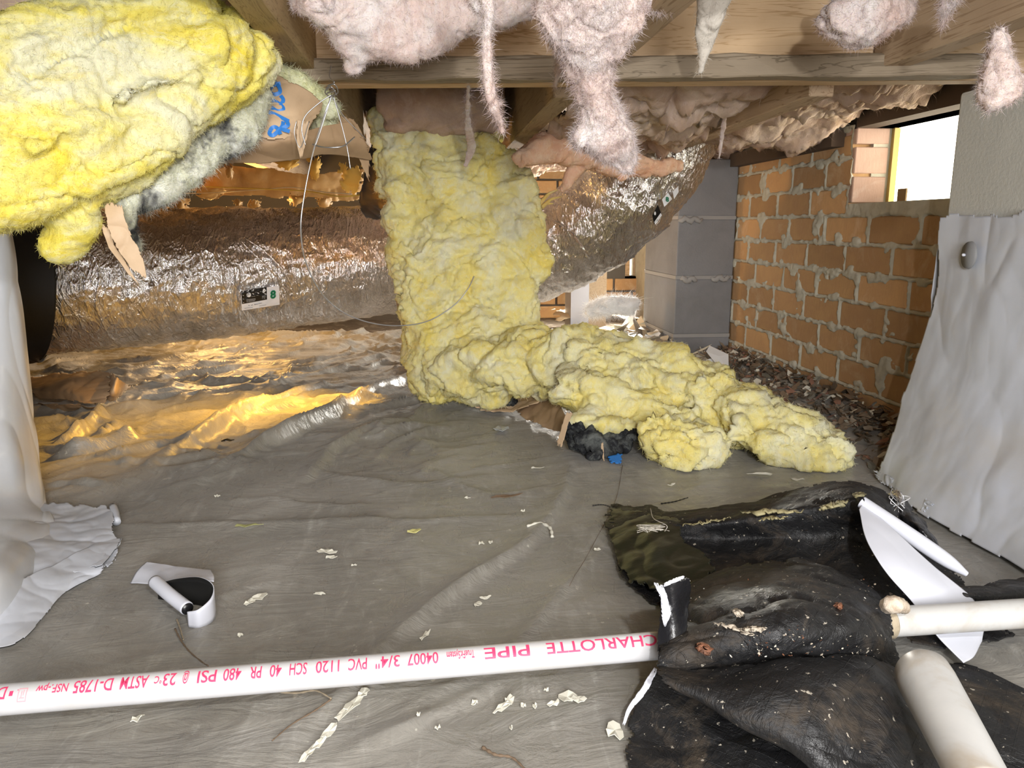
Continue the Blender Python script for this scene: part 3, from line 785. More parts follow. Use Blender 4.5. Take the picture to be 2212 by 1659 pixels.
def crinkled_tube(c, r, seg, seed, amp=1.0):
    n = len(c); t = frames(c); u = np.cross(t[0], (0, 0, 1.0)); u /= np.linalg.norm(u)
    U, W = np.zeros_like(c), np.zeros_like(c)
    for i in range(n):
        u = u-t[i]*np.dot(u, t[i]); u /= np.linalg.norm(u); U[i] = u; W[i] = np.cross(t[i], u)
    a = np.linspace(0, 2*math.pi, seg, endpoint=False)
    s = np.concatenate([[0], np.cumsum(np.linalg.norm(np.diff(c, axis=0), axis=1))])
    S, A = np.meshgrid(s, a, indexing='ij')
    q = np.stack([S, np.cos(A)*.18, np.sin(A)*.18], -1).reshape(-1, 3)
    w = .04*np.stack([fbm(q*6, 2, seed), fbm(q*6+4, 2, seed+1), fbm(q*6+8, 2, seed+2)], 1)
    d = .0075*(ridged((q+w)*np.array((24, 4.0, 4.0)), 3, seed+3)-.4)
    d += .0060*(ridged((q+w)*np.array((9, 9, 9)), 2, seed+5)-.4)
    d += .0036*(ridged((q+w*.5)*np.array((55, 13, 13)), 2, seed+8)-.4)
    d += .006*fbm(q*3.2, 2, seed+7)
    d = d.reshape(S.shape)*amp
    rr = r[:, None]+d
    v = c[:, None]+rr[..., None]*(np.cos(A)[..., None]*U[:, None]+np.sin(A)[..., None]*W[:, None])
    i, j = np.meshgrid(np.arange(n-1), np.arange(seg), indexing='ij'); j2 = (j+1) % seg
    f = np.stack([i*seg+j, i*seg+j2, (i+1)*seg+j2, (i+1)*seg+j], -1).reshape(-1, 4)
    return v.reshape(-1, 3), f[:, ::-1].copy(), U, W, s
dr = dr*(1+.025*np.sin(np.cumsum(np.ones(len(dr)))*.33)*(dc[:, 0] > .05))
v, f, DU, DW, DS = crinkled_tube(dc, dr, 260, 71)
mk('foil_jacket', v, f, FOIL, duct)
# black fabric boot over the left end
q = cr(np.array([[*P(a[0], a[1], a[2]), a[3]] for a in [(-140, 622, 2.0, .198), (-40, 617, 2.02, .200), (30, 612, 2.04, .200), (66, 610, 2.045, .199), (78, 610, 2.05, .19)]]), 60)
v, f = tube(q[:, :3], q[:, 3]*(1+.012*np.sin(np.arange(60)*.6)), 72, cap=False); mk('black_boot', v, f, BLACKF, duct)
# the twist of foil strap
def on_duct(px, py, lift=.0025):
    """first hit of the photo ray on the duct axis tube"""
    o = np.array((0, 0, H)); d = ray(px, py); d = d/np.linalg.norm(d)
    for s_ in np.arange(1.2, 3.4, .004):
        p = o+d*s_; k = np.argmin(((dc-p)**2).sum(1))
        if np.linalg.norm(dc[k]-p) < dr[k]+lift+.004: return p
    return p
def duct_panel(name, quad, mat, parent, lift, nu=16, nv=12):
    """flat print laid on the duct; quad = tl,tr,br,bl in the photo"""
    tl, tr, br, bl = [np.array(x, float) for x in quad]; v = []
    for j in range(nv):
        for i in range(nu):
            a = tl+(tr-tl)*i/(nu-1); b_ = bl+(br-bl)*i/(nu-1); q_ = a+(b_-a)*j/(nv-1)
            v.append(on_duct(q_[0], q_[1], lift))
    return mk(name, v, grid_faces(nv, nu), mat, parent)
lbl = duct_panel('label', [(521, 628), (603, 617), (604, 658), (522, 671)], LABW, duct, .008)
duct_panel('black_panel', [(521, 629), (576, 620), (577, 647), (523, 657)], BLKP, lbl, .0095)
def text_mesh(s, size, sx=1.0, bold=0):
    cu = bpy.data.curves.new('t', 'FONT'); cu.body = s; cu.size = size; cu.align_x = 'CENTER'; cu.align_y = 'CENTER'; cu.offset = bold; cu.resolution_u = 3
    o = bpy.data.objects.new('t', cu); COL.objects.link(o); dg = bpy.context.evaluated_depsgraph_get(); dg.update()
    me = bpy.data.meshes.new_from_object(o.evaluated_get(dg)); bpy.data.objects.remove(o)
    v = np.array([list(x.co) for x in me.vertices]); f = [tuple(p.vertices) for p in me.polygons]; bpy.data.meshes.remove(me)
    return v*np.array((sx, 1, 1)), f
def duct_text(name, s, px, py, h, mat, parent, lift, slope=0, sx=1, bold=0):
    v, f = text_mesh(s, 1.0, sx, bold)
    out = [on_duct(px+a*h*1.35+(-b)*0, py-b*h*1.35+a*h*1.35*slope, lift) for a, b, _ in v]
    return mk(name, out, f, mat, parent)
duct_text('printed_digit', '8', 590, 637, 17, GREEN, lbl, .0105, -.13, 1.0, .05)
# little rings, lines and lozenge on the black panel
def ring(px, py, r, mat):
    a = np.linspace(0, 2*math.pi, 20, endpoint=False); v = [on_duct(px+r*math.cos(x), py+r*math.sin(x), .0105) for x in a]
    mk('printed_badge', v, [tuple(range(20))], mat, lbl)
ring(537.5, 637, 5, LABW); ring(537.5, 637, 3, GRYP); ring(537.5, 637, 1.7, LABW)
duct_panel('printed_lozenge', [(570, 622.5), (575, 627.5), (571, 632), (566.5, 628)], LABW, lbl, .0105, 3, 3)
duct_panel('printed_lozenge', [(570, 624.5), (573, 627.5), (571, 629), (568, 627)], GRYP, lbl, .0112, 3, 3)
for (x0, y0, x1, y1) in ((543, 640.6, 551, 639.4), (554, 638.4, 559, 637.8), (532, 647.4, 552, 645.2), (532, 649.8, 552, 647.4), (532, 652.2, 550, 649.6), (566, 640, 574, 638.6), (566, 642.4, 574, 641), (566, 644.8, 573, 643.6)):
    duct_panel('printed_line', [(x0, y0-.5), (x1, y1-.5), (x1, y1+.5), (x0, y0+.5)], GRYP, lbl, .0108, 5, 2)
for (x0, y0, x1, y1, m_) in ((537, 660, 539, 659.6, BLKP), (542, 659.4, 546.5, 658.6, BLKP), (549, 658, 557, 656.6, BLKP), (558, 656.2, 566, 654.6, GRYP), (528, 666.4, 546, 663.6, GRYP), (560, 661, 575, 658.6, GRYP)):
    duct_panel('printed_line', [(x0, y0-.6), (x1, y1-.6), (x1, y1+.6), (x0, y0+.6)], m_, lbl, .0105, 5, 2)
# labels on the rising part
l2 = duct_panel('label', [(1430, 431), (1443, 416), (1452, 430), (1435, 447)], LABW, duct, .008, 8, 8)
duct_text('printed_digit', '8', 1441.5, 431, 10, GREEN, l2, .0105, .2, 1.0, .05)
l3 = duct_panel('label', [(1409, 465), (1421, 442), (1430, 465), (1413, 485)], BLKP, duct, .008, 8, 8)
duct_panel('white_edge', [(1413, 480), (1427, 460), (1430, 465), (1416, 485)], LABW, l3, .0095, 6, 4)
ringp = [on_duct(1415+2*math.cos(x), 461+4*math.sin(x), .0105) for x in np.linspace(0, 6.28, 14, endpoint=False)]; mk('printed_badge', ringp, [tuple(range(14))], LABW, l3)
l4 = duct_panel('label', [(1453, 414), (1465, 402), (1466, 415), (1456, 430)], LABW, duct, .008, 6, 6)
# diagonal creases of foil
for pts in ([(520, 520), (560, 560), (600, 600), (632, 650)], [(530, 515), (575, 545), (615, 590), (640, 640)], [(205, 540), (215, 600), (208, 660), (232, 720)], [(1180, 470), (1230, 500), (1275, 560), (1300, 600)]):
    c = cr(np.array([on_duct(x, y, .001) for x, y in pts]), 40); rr = .0035*np.abs(np.sin(np.linspace(.15, 3, 40)))*(1+.3*np.sin(np.arange(40)*1.9))+.0004
    v, f = tube(c, rr, 8); mk('foil_crease', v, f, FOIL, duct)
print('duct', round(time.time()-T0, 1))

# ================================================================== YELLOW BATTS
# 1. the batt fallen from its bay: hangs, touches the ground, runs off to the right
fb = empty('fallen_batt', 'yellow fibreglass batt hanging from its joist bay and lying crumpled on the ground', 'insulation')
hang = [
  [(950, 255, 2.03, 140, .050), (952, 330, 2.00, 142, .052), (985, 420, 1.97, 150, .052), (1018, 520, 1.94, 166, .055), (1020, 600, 1.92, 158, .058), (1018, 690, 1.90, 146, .060), (1010, 770, 1.88, 135, .062), (1005, 830, 1.87, 115, .06), (1010, 862, 1.86, 70, .04)],
  [(845, 300, 2.0, 22, .03), (860, 450, 1.97, 24, .045), (880, 620, 1.95, 28, .05), (900, 760, 1.90, 32, .05), (940, 840, 1.88, 34, .04)]]
lying = [
  [(930, 800, 1.86, 45, .05), (1030, 800, 1.84, 72, .09), (1140, 785, 1.80, 70, .11), (1260, 790, 1.74, 78, .12), (1370, 815, 1.68, 85, .12), (1480, 860, 1.60, 82, .11), (1600, 900, 1.50, 68, .10), (1700, 930, 1.42, 52, .08), (1790, 965, 1.36, 44, .06), (1840, 990, 1.34, 20, .035)],
  [(1090, 770, 1.88, 36, .06), (1210, 745, 1.86, 36, .06), (1310, 760, 1.82, 36, .06), (1400, 785, 1.76, 40, .06), (1500, 815, 1.70, 36, .05)],
  [(1360, 760, 1.66, 44, .05), (1450, 810, 1.60, 60, .05), (1560, 850, 1.52, 45, .05), (1640, 890, 1.46, 30, .05)],
  [(1210, 830, 1.60, 36, .04), (1300, 870, 1.56, 46, .05), (1400, 890, 1.52, 46, .05), (1500, 915, 1.46, 40, .05)],
  [(1235, 900, 1.52, 22, .03), (1300, 915, 1.50, 34, .035), (1370, 920, 1.49, 24, .03)],
  [(1410, 905, 1.42, 30, .04), (1450, 960, 1.38, 62, .045), (1530, 965, 1.385, 52, .05), (1570, 960, 1.39, 30, .04)],
  [(1425, 905, 1.40, 26, .03), (1428, 960, 1.37, 27, .03), (1445, 1000, 1.35, 28, .025)],
  [(1590, 930, 1.42, 40, .05), (1660, 960, 1.38, 36, .05), (1760, 985, 1.34, 34, .04), (1820, 995, 1.32, 24, .03)]]
fluffy('fibreglass', hang+lying, YEL2, fb, .0050, .030, 8, .018, 28, .0040, 105, (1, 1, 1.35), 3, 52000, (.004, .013), .0006, floor_z=.004)
# its kraft facing, showing at the back and underneath
sheet('kraft_facing', [[P(810, 300, 2.06), P(950, 290, 2.09), P(1085, 290, 2.09)], [P(842, 560, 2.03), P(980, 560, 2.04), P(1150, 560, 2.03)], [P(880, 800, 1.97), P(1000, 820, 1.99), P(1130, 800, 1.97)]], KRAFT, fb, 60, 60, .004, 8, .004, 6, .03, 8, 3)
KRF = KRAFTL
sheet('kraft_flap', [[G(1010, 872, .03), G(1090, 866, .03), G(1150, 838, .05), G(1186, 826, .06)], [G(1045, 890, .012), G(1110, 888, .02), G(1165, 870, .045), G(1200, 852, .05)]], KRF, fb, 60, 20, .004, 16, .006, 12, .06, 8, 5)
sheet('kraft_flap', [[G(1100, 880, .010), G(1165, 860, .045), G(1200, 850, .06)], [G(1140, 908, .006), G(1190, 898, .03), G(1222, 900, .045)], [G(1190, 930, .004), G(1215, 935, .012), G(1235, 940, .02)]], KRAFT, fb, 50, 40, .005, 12, .006, 10, .05, 7, 8)
sheet('kraft_flap', [[P(1224, 888, 1.47), P(1236, 892, 1.46)], [P(1212, 925, 1.46), P(1224, 930, 1.45)], [P(1200, 962, 1.45), P(1214, 966, 1.44)]], KRF, fb, 16, 30, .002, 20, 0, 12, .05, 7, 9)
sheet('kraft_flap', [[P(1298, 958, 1.43), P(1303, 955, 1.43)], [P(1300, 985, 1.42), P(1306, 1001, 1.41)]], KRF, fb, 10, 16, .001, 20, 0, 12, .05, 7, 10)
# black asphalt-coated underside, crumpled
ASF = fluff_mat('asphalt_backing', (.012, .012, .014), (.035, .037, .04), (.16, .17, .16), sss=0, sc=14)
fluffy('asphalt_backing', [[(1225, 925, 1.50, 22, .03), (1262, 950, 1.48, 34, .04), (1310, 962, 1.46, 32, .035), (1350, 945, 1.47, 20, .03)], [(1270, 975, 1.44, 16, .02), (1300, 985, 1.43, 16, .02)], [(1370, 940, 1.46, 12, .02), (1400, 950, 1.44, 14, .02)]], ASF, fb, .004, .016, 30, .006, 70, .001, 150, seed=8, smooth=1, floor_z=.004)
fluffy('asphalt_backing', [[(1065, 865, 1.83, 10, .02), (1100, 862, 1.82, 18, .02), (1120, 860, 1.82, 8, .02)]], ASF, fb, .004, .010, 30, .005, 70, .001, 150, seed=9, smooth=1)
sheet('kraft_flap', [[G(1312, 985, .012), G(1345, 978, .018)], [G(1318, 1000, .006), G(1342, 1002, .006)]], BLUE, fb, 14, 10, .002, 20, 0, 12, .1, 7, 11)
# frayed wisps at the right edge
for k, (a, b_) in enumerate((((1165, 440), (1205, 410)), ((1170, 448), (1212, 425)), ((1160, 455), (1195, 440)), ((1810, 850), (1800, 850)))[:3]):
    mid_ = ((a[0]+b_[0])/2, (a[1]+b_[1])/2-6)
    v, f = tube(cr([P(*a, 1.98), P(*mid_, 1.99), P(*b_, 2.0)], 14), np.linspace(.006, .0015, 14), 6); mk('frayed_wisp', v, f, GOLDF, fb)

UBM = np.array([[.5*.82, 0, .5*.57], [0, 1, 0], [-1.5*.57, 0, 1.5*.82]])
# 2. the big torn batt hanging in at the upper left
ub = empty('torn_batt', 'big bright yellow fibreglass batt hanging down at the upper left corner', 'insulation')
main = [
  [(-140, 330, .86, 150, .05), (40, 290, .90, 175, .06), (200, 205, .95, 175, .06), (340, 150, 1.0, 140, .06), (450, 130, 1.04, 105, .055), (540, 128, 1.08, 60, .045), (585, 140, 1.10, 26, .025)],
  [(-100, 200, .92, 90, .05), (100, 120, .95, 70, .05), (250, 65, .98, 62, .05), (400, 50, 1.0, 62, .05), (500, 80, 1.04, 55, .045)],
  [(-80, 400, .87, 70, .045), (60, 405, .90, 84, .05), (140, 420, .93, 68, .045), (155, 455, .935, 50, .035), (140, 490, .94, 36, .022), (128, 522, .94, 20, .012), (122, 540, .94, 9, .006)],
  [(-80, 380, .88, 66, .04), (30, 405, .90, 62, .04), (80, 440, .92, 50, .03), (110, 480, .93, 30, .02)],
  [(200, 330, .95, 80, .04), (300, 270, .99, 60, .045), (400, 220, 1.03, 45, .04)]]
main += [[(330, 100, .955, 30, .02), (400, 85, .965, 34, .024), (470, 95, .985, 30, .022)], [(240, 215, .90, 14, .012), (330, 180, .93, 16, .014), (420, 165, .97, 13, .012)], [(60, 330, .85, 14, .012), (160, 270, .88, 18, .014), (280, 245, .93, 12, .012)]]
fluffy('fibreglass', main, YEL, ub, .0036, .018, 9, .0105, 28, .0026, 120, UBM, 23, 70000, (.003, .009), .00035)
# dirtier, paler backing layer along its lower right edge
fluffy('dusty_backing', [[(566, 182, 1.13, 24, .02), (522, 228, 1.12, 58, .025), (455, 285, 1.08, 60, .03), (385, 348, 1.04, 52, .03), (308, 405, 1.0, 40, .025), (266, 435, .98, 26, .02)],
    [(268, 425, .97, 14, .012), (275, 470, .98, 16, .010), (290, 520, 1.0, 9, .006), (297, 545, 1.0, 4, .004)]], GREYW, ub, .004, .010, 16, .005, 34, .0015, 100, UBM, 31, 34000, (.004, .014), .00032)
sheet('kraft_tail', [[P(225, 435, .93), P(262, 440, .93)], [P(232, 490, .925), P(280, 500, .93)], [P(258, 545, .93), P(306, 550, .935)], [P(290, 590, .935), P(318, 602, .94)]], KRAFTL, ub, 30, 50, .003, 16, .004, 14, .05, 7, 21)
sheet('kraft_tail', [[P(214, 480, .94), P(232, 490, .94)], [P(242, 545, .94), P(256, 545, .945)], [P(286, 602, .945), P(300, 614, .945)]], KRAFTL, ub, 16, 50, .003, 16, .004, 14, .05, 7, 22)

# 3. kraft-faced batt rolled under the joists with the blue marker writing
kb = empty('kraft_faced_batt', 'brown paper faced batt with blue marker writing, tied up below the girder', 'insulation')
fluffy('fibreglass', [[(585, 165, 1.24, 22, .02), (640, 185, 1.25, 26, .025), (695, 215, 1.26, 22, .025), (715, 250, 1.27, 14, .02)], [(700, 260, 1.28, 20, .02), (690, 300, 1.28, 16, .02)]],
       fluff_mat('greenish_fibreglass', (.66, .66, .30), (.74, .75, .46), (.8, .82, .62), (.25, .24, .15), .5), kb, .004, .012, 18, .006, 40, .0015, 100, seed=41, fib=6000, fl=(.005, .018), fw=.0004)
sheet('kraft_facing', [[P(578, 152, 1.20), P(630, 175, 1.20), P(675, 202, 1.21), P(700, 222, 1.22)],
                       [P(560, 225, 1.18), P(600, 235, 1.16), P(650, 240, 1.17), P(690, 248, 1.20)],
                       [P(520, 290, 1.17), P(570, 300, 1.14), P(620, 300, 1.15), P(668, 285, 1.19)]], KRAFTL, kb, 70, 60, .002, 10, .003, 8, .02, 9, 25)
sheet('kraft_underside', [[P(556, 228, 1.17), P(590, 260, 1.155), P(640, 290, 1.16), P(690, 275, 1.20), P(760, 262, 1.26)],
                          [P(500, 290, 1.16), P(560, 310, 1.15), P(630, 310, 1.16), P(700, 305, 1.21), P(790, 310, 1.29)],
                          [P(440, 345, 1.17), P(530, 352, 1.18), P(620, 350, 1.20), P(710, 335, 1.25), P(804, 345, 1.34)]], KRAFT, kb, 90, 60, .003, 8, .004, 6, .012, 9, 26)
sheet('paper_scrap', [[P(643, 258, 1.14), P(672, 262, 1.145)], [P(640, 300, 1.14), P(662, 305, 1.145)], [P(648, 342, 1.14), P(652, 340, 1.145)]], KRAFTL, kb, 20, 30, .002, 20, .002, 14, .05, 7, 27)
sheet('kraft_end', [[P(735, 250, 1.30), P(770, 262, 1.32), P(800, 330, 1.34)], [P(718, 300, 1.29), P(760, 320, 1.31), P(798, 395, 1.34)]], KRAFT, kb, 30, 30, .002, 12, .002, 10, .04, 8, 28)
BY = 1.135
strokes_b = [[(583, 163), (592, 175), (603, 188), (604, 200), (590, 204), (583, 196), (590, 184), (606, 180)],
             [(582, 214), (592, 218), (606, 226), (612, 236), (600, 240), (586, 232)], [(606, 228), (612, 216), (606, 206)],
             [(580, 242), (596, 248), (612, 256), (624, 262)], [(612, 262), (610, 272), (602, 282), (590, 292), (582, 288), (588, 276), (598, 276), (606, 290)], [(618, 258), (622, 270), (610, 278), (626, 284)]]
for s_ in strokes_b:
    c = cr([P(x, y, 1.190-(y-160)*.00040) for x, y in s_], 40)
    # lay the ink on the paper facing
    v = []
    t = frames(c); view = c-np.array((0, 0, H)); view /= np.linalg.norm(view, axis=1)[:, None]
    w = np.cross(t, view); w /= np.linalg.norm(w, axis=1)[:, None]
    v = np.concatenate([c+w*.0026, c-w*.0026]); f = [(i, i+1, 41+i, 40+i) for i in range(39)]
    o = mk('marker_writing', v, f, BLUE, kb)
    o['ink'] = 1
print('batts', round(time.time()-T0, 1))
# ================================================================== PINK INSULATION
def mat3(a, s1, s2):    # stretch along the image-plane direction a (radians from +X)
    c, s = math.cos(a), math.sin(a)
    return np.array([[s1*c, 0, s1*s], [0, 1, 0], [-s2*s, 0, s2*c]])
def tuft(name, label, strokes, mat, group=None, voxel=.0035, big=.009, bf=14, mid=.006, mf=34, fine=.0016, fib=12000, fl=(.003, .012), fw=.0003, seed=0, st=(1, 1, 1), cat='insulation'):
    e = fluffy('tmpname', strokes, mat, None, voxel, big, bf, mid, mf, fine, 100, st, seed, fib, fl, fw)
    e.name = name; e.data.name = name; props(e, label, cat, group); return e
HTV = (1.4, 1.4, .45)
tuft('pink_batt', 'pink fluff wedge hanging between the upper left joist and the girder', [
    [(660, -40, 1.02, 60, .04), (740, 10, 1.04, 60, .045), (800, 50, 1.05, 62, .045), (850, 60, 1.06, 70, .045), (930, 40, 1.07, 66, .04), (1000, 15, 1.08, 50, .035), (1100, -10, 1.09, 60, .035), (1180, -30, 1.1, 50, .03)],
    [(745, 0, 1.03, 50, .04), (757, 70, 1.05, 44, .035), (765, 120, 1.06, 34, .025), (762, 158, 1.07, 14, .012)],
    [(800, 60, 1.05, 50, .03), (850, 95, 1.06, 26, .02), (830, 120, 1.065, 18, .015)]], PINKW, fib=30000, fl=(.003, .010), seed=101)
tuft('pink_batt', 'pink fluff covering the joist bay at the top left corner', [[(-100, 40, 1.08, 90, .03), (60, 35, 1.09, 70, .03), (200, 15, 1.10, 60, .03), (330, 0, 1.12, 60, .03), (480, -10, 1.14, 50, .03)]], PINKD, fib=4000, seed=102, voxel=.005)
tuft('pink_strand', 'thin white pink strand dangling in front of the girder', [
    [(1048, -30, .80, 22, .012), (1056, 20, .80, 14, .010), (1050, 80, .81, 10, .008), (1052, 140, .82, 11, .008), (1060, 200, .82, 10, .007), (1066, 235, .83, 11, .006), (1080, 262, .84, 5, .004), (1087, 288, .845, 2, .002)],
    [(1010, -30, .82, 16, .010), (1030, 10, .81, 12, .008), (1050, 30, .80, 8, .006)], [(1058, 215, .825, 6, .004), (1074, 225, .83, 5, .003), (1086, 221, .83, 2, .002)]],
    PINKW, voxel=.0016, big=.0025, bf=40, mid=.0018, mf=90, fine=.0005, fib=6000, fl=(.004, .014), fw=.00028, seed=103, st=HTV)
tuft('pink_tuft', 'long shaggy white pink tuft hanging down to the silver duct', [
    [(1250, -60, .78, 100, .04), (1262, 10, .80, 96, .04), (1262, 70, .82, 78, .035), (1268, 120, .83, 56, .03), (1280, 170, .84, 42, .024), (1286, 220, .85, 36, .02), (1296, 260, .86, 46, .024), (1312, 295, .87, 54, .026), (1338, 325, .88, 38, .018), (1352, 352, .885, 24, .010), (1358, 378, .885, 8, .005)],
    [(1200, 20, .79, 40, .02), (1205, 60, .80, 30, .02), (1240, 95, .81, 26, .02)], [(1300, -20, .78, 50, .02), (1345, 20, .79, 40, .02), (1330, 80, .80, 26, .015), (1315, 130, .82, 14, .010)],
    [(1240, 285, .865, 20, .014), (1262, 300, .865, 30, .018)]],
    PINKW, voxel=.0026, big=.007, bf=22, mid=.005, mf=55, fine=.0012, fib=46000, fl=(.003, .014), fw=.0003, seed=104, st=(1.2, 1.2, .6))
tuft('pink_tuft', 'small pinched pink tuft hanging beside the long shaggy one', [[(1228, 20, .93, 14, .008), (1222, 70, .94, 12, .008), (1218, 100, .95, 12, .008), (1212, 130, .96, 14, .010), (1206, 160, .965, 8, .006), (1198, 190, .97, 3, .003)]], PINKW, voxel=.002, big=.003, bf=30, mid=.002, mf=80, fine=.0006, fib=2500, fl=(.004, .014), seed=105)
tuft('pink_tuft', 'narrow pointed tuft hanging from the bay right of the near joist', [[(1545, -20, .98, 34, .012), (1532, 40, 1.0, 26, .012), (1522, 90, 1.02, 18, .010), (1518, 130, 1.03, 9, .006), (1512, 158, 1.04, 3, .003)]],
     plain('dusty_tuft', (.62, .57, .50), .9, bmp=.6, bs=50), voxel=.002, big=.003, bf=30, mid=.002, mf=70, fine=.0005, fib=1500, fl=(.004, .012), seed=106, st=HTV)
tuft('pink_tuft', 'round pale pink wad bulging from the dark bay at the upper right', [[(1770, 55, .96, 20, .014), (1820, 45, .94, 46, .030), (1880, 38, .93, 48, .032), (1935, 20, .95, 30, .02), (1965, 10, .96, 12, .01)], [(1860, -20, .95, 60, .03), (1850, 40, .93, 40, .03)]], PINKW, voxel=.003, big=.008, bf=20, mid=.006, mf=50, fine=.0014, fib=14000, fl=(.003, .011), seed=107)
tuft('pink_tuft', 'bulb shaped white wad hanging over the right wrapped pier', [[(2155, 60, .70, 14, .008), (2158, 100, .70, 20, .012), (2155, 150, .70, 30, .022), (2155, 190, .70, 42, .028), (2165, 215, .70, 38, .024)], [(2150, 200, .70, 34, .02), (2190, 185, .70, 22, .015)]], PINKW, voxel=.0022, big=.004, bf=26, mid=.003, mf=60, fine=.0010, fib=5000, fl=(.003, .012), fw=.00025, seed=108)
tuft('pink_tuft', 'small white tuft stuck to the boldly grained joist', [[(2062, -20, .85, 22, .010), (2048, 10, .86, 16, .008), (2040, 38, .87, 8, .006), (2036, 58, .875, 3, .003)]], PINKW, voxel=.002, big=.003, bf=30, mid=.002, mf=70, fine=.0006, fib=2500, fl=(.004, .014), seed=109)
tuft('pink_tuft', 'small white tuft under the joist left of the pink wedge tip', [[(700, -20, 1.0, 18, .010), (712, 8, 1.0, 12, .008), (722, 18, 1.01, 5, .004)]], PINKW, voxel=.002, big=.003, bf=30, mid=.002, mf=70, fine=.0006, fib=1500, fl=(.004, .014), seed=110)
tuft('pink_tuft', 'small white tuft against the near joist right of the long shaggy tuft', [[(1395, -10, .9, 28, .012), (1425, 5, .91, 22, .010), (1445, 14, .92, 10, .006)]], PINKW, voxel=.002, big=.003, bf=30, mid=.002, mf=70, fine=.0006, fib=2500, fl=(.004, .016), seed=111)
tuft('pink_strand', 'faint pale strand hanging down over the top of the fallen yellow batt', [[(1012, 175, 1.32, 5, .003), (1010, 240, 1.5, 5, .003), (1012, 280, 1.6, 8, .004), (1018, 320, 1.7, 10, .004), (1005, 360, 1.75, 5, .003)]], PINKW, voxel=.0022, big=.002, bf=30, mid=.0015, mf=70, fine=.0004, fib=900, fl=(.005, .02), seed=112)
tuft('pink_strand', 'thin pale strand hanging above the block pier', [[(1562, 205, 1.5, 9, .005), (1566, 240, 1.55, 6, .004), (1560, 290, 1.6, 5, .004), (1553, 345, 1.62, 3, .003)]], PINKW, voxel=.0025, big=.002, bf=30, mid=.0015, mf=70, fine=.0004, fib=500, fl=(.005, .02), seed=113)

# bays beyond the girder: sagging batts seen from below
def bay(name, label, x0, x1, y0, y1, zf, mat, seed, amp=.045, cat='insulation', nx=110, ny=190, thick=.004):
    X, Y = np.meshgrid(np.linspace(x0, x1, nx), np.linspace(y0, y1, ny)); p = np.stack([X, Y, np.zeros_like(X)], -1).reshape(-1, 3)
    w = .05*np.stack([fbm(p*5, 2, seed), fbm(p*5+3, 2, seed+1), fbm(p*5+6, 2, seed+2)], 1)
    h = amp*.9*fbm((p+w)*np.array((5, 4, 1)), 2, seed+3)+amp*.42*fbm((p+w)*np.array((13, 15, 1)), 4, seed+6)+amp*.5*ridged((p+w)*np.array((6, 11, 1)), 2, seed+5)**2-amp*.35*ridged((p+w)*np.array((9, 13, 1)), 1, seed+8)**4
    h += .003*fbm(p*70, 2, seed+7)
    Z = zf(X, Y)-h.reshape(X.shape)
    if y0 < 1.6: Z = Z+.035*np.exp(-((X-(x0+.012*(Y-1.3)))/.035)**2)*(x0 > .5)+.035*np.exp(-((X-x1)/.035)**2)*(x1 < .7)
    v = np.stack([X, Y, Z], -1).reshape(-1, 3); f = grid_faces(ny, nx)[:, ::-1].copy()
    o = mk(name, v, f, mat); solid(o, thick, 0)
    props(o, label, cat)
    fibres('loose_fibres', v, np.tile((0, 0, -1.0), (len(v), 1)), 3500, .006, .03, .0006, mat, o, seed=seed)
    return o
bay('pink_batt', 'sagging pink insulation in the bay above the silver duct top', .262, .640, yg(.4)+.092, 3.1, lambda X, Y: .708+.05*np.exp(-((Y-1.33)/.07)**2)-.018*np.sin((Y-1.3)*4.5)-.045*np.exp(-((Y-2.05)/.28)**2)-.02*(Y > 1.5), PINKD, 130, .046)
bay('pink_batt', 'sagging shaded pink insulation in the bay over the top of the brick wall', .700, WALLX-.02, yg(.9)+.092, 3.0, lambda X, Y: .708+.05*np.exp(-((Y-1.28)/.07)**2)-.03*np.exp(-((Y-2.0)/.25)**2)-.012*np.sin(Y*7)+.03*np.clip((X-.9)/.15, 0, 1)*np.clip((2.0-Y)/.2, 0, 1), PINKD, 131, .040)
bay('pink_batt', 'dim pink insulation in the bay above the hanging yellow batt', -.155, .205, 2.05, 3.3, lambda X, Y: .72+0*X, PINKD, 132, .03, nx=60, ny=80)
tuft('pink_batt', 'shaded pink batt end closing the bay right above the hanging yellow batt', [[(815, 205, 1.96, 30, .03), (900, 215, 1.95, 62, .04), (1000, 225, 1.95, 62, .04), (1085, 230, 1.97, 45, .03)], [(830, 250, 1.97, 30, .03), (950, 250, 1.96, 36, .035), (1070, 262, 1.97, 28, .03)]], PINKD, voxel=.006, big=.012, bf=10, mid=.008, mf=24, fib=4000, fw=.0006, seed=133)
tuft('pink_flap', 'peach pink flap of insulation drooping onto the rising duct', [[(1120, 345, 1.75, 16, .02), (1190, 318, 1.8, 34, .03), (1260, 320, 1.85, 40, .03), (1330, 345, 1.9, 36, .03), (1400, 362, 1.95, 22, .02), (1470, 358, 2.0, 12, .015)], [(1270, 345, 1.85, 20, .015), (1240, 370, 1.85, 14, .012), (1225, 395, 1.84, 10, .009), (1212, 418, 1.84, 5, .005)], [(1340, 360, 1.9, 18, .02), (1350, 390, 1.9, 12, .012)]],
     fluff_mat('peach_fibreglass', (.74, .40, .26), (.80, .52, .36), (.84, .64, .48), sc=8), voxel=.0045, big=.010, bf=13, mid=.006, mf=30, fib=6000, fw=.0005, seed=134)

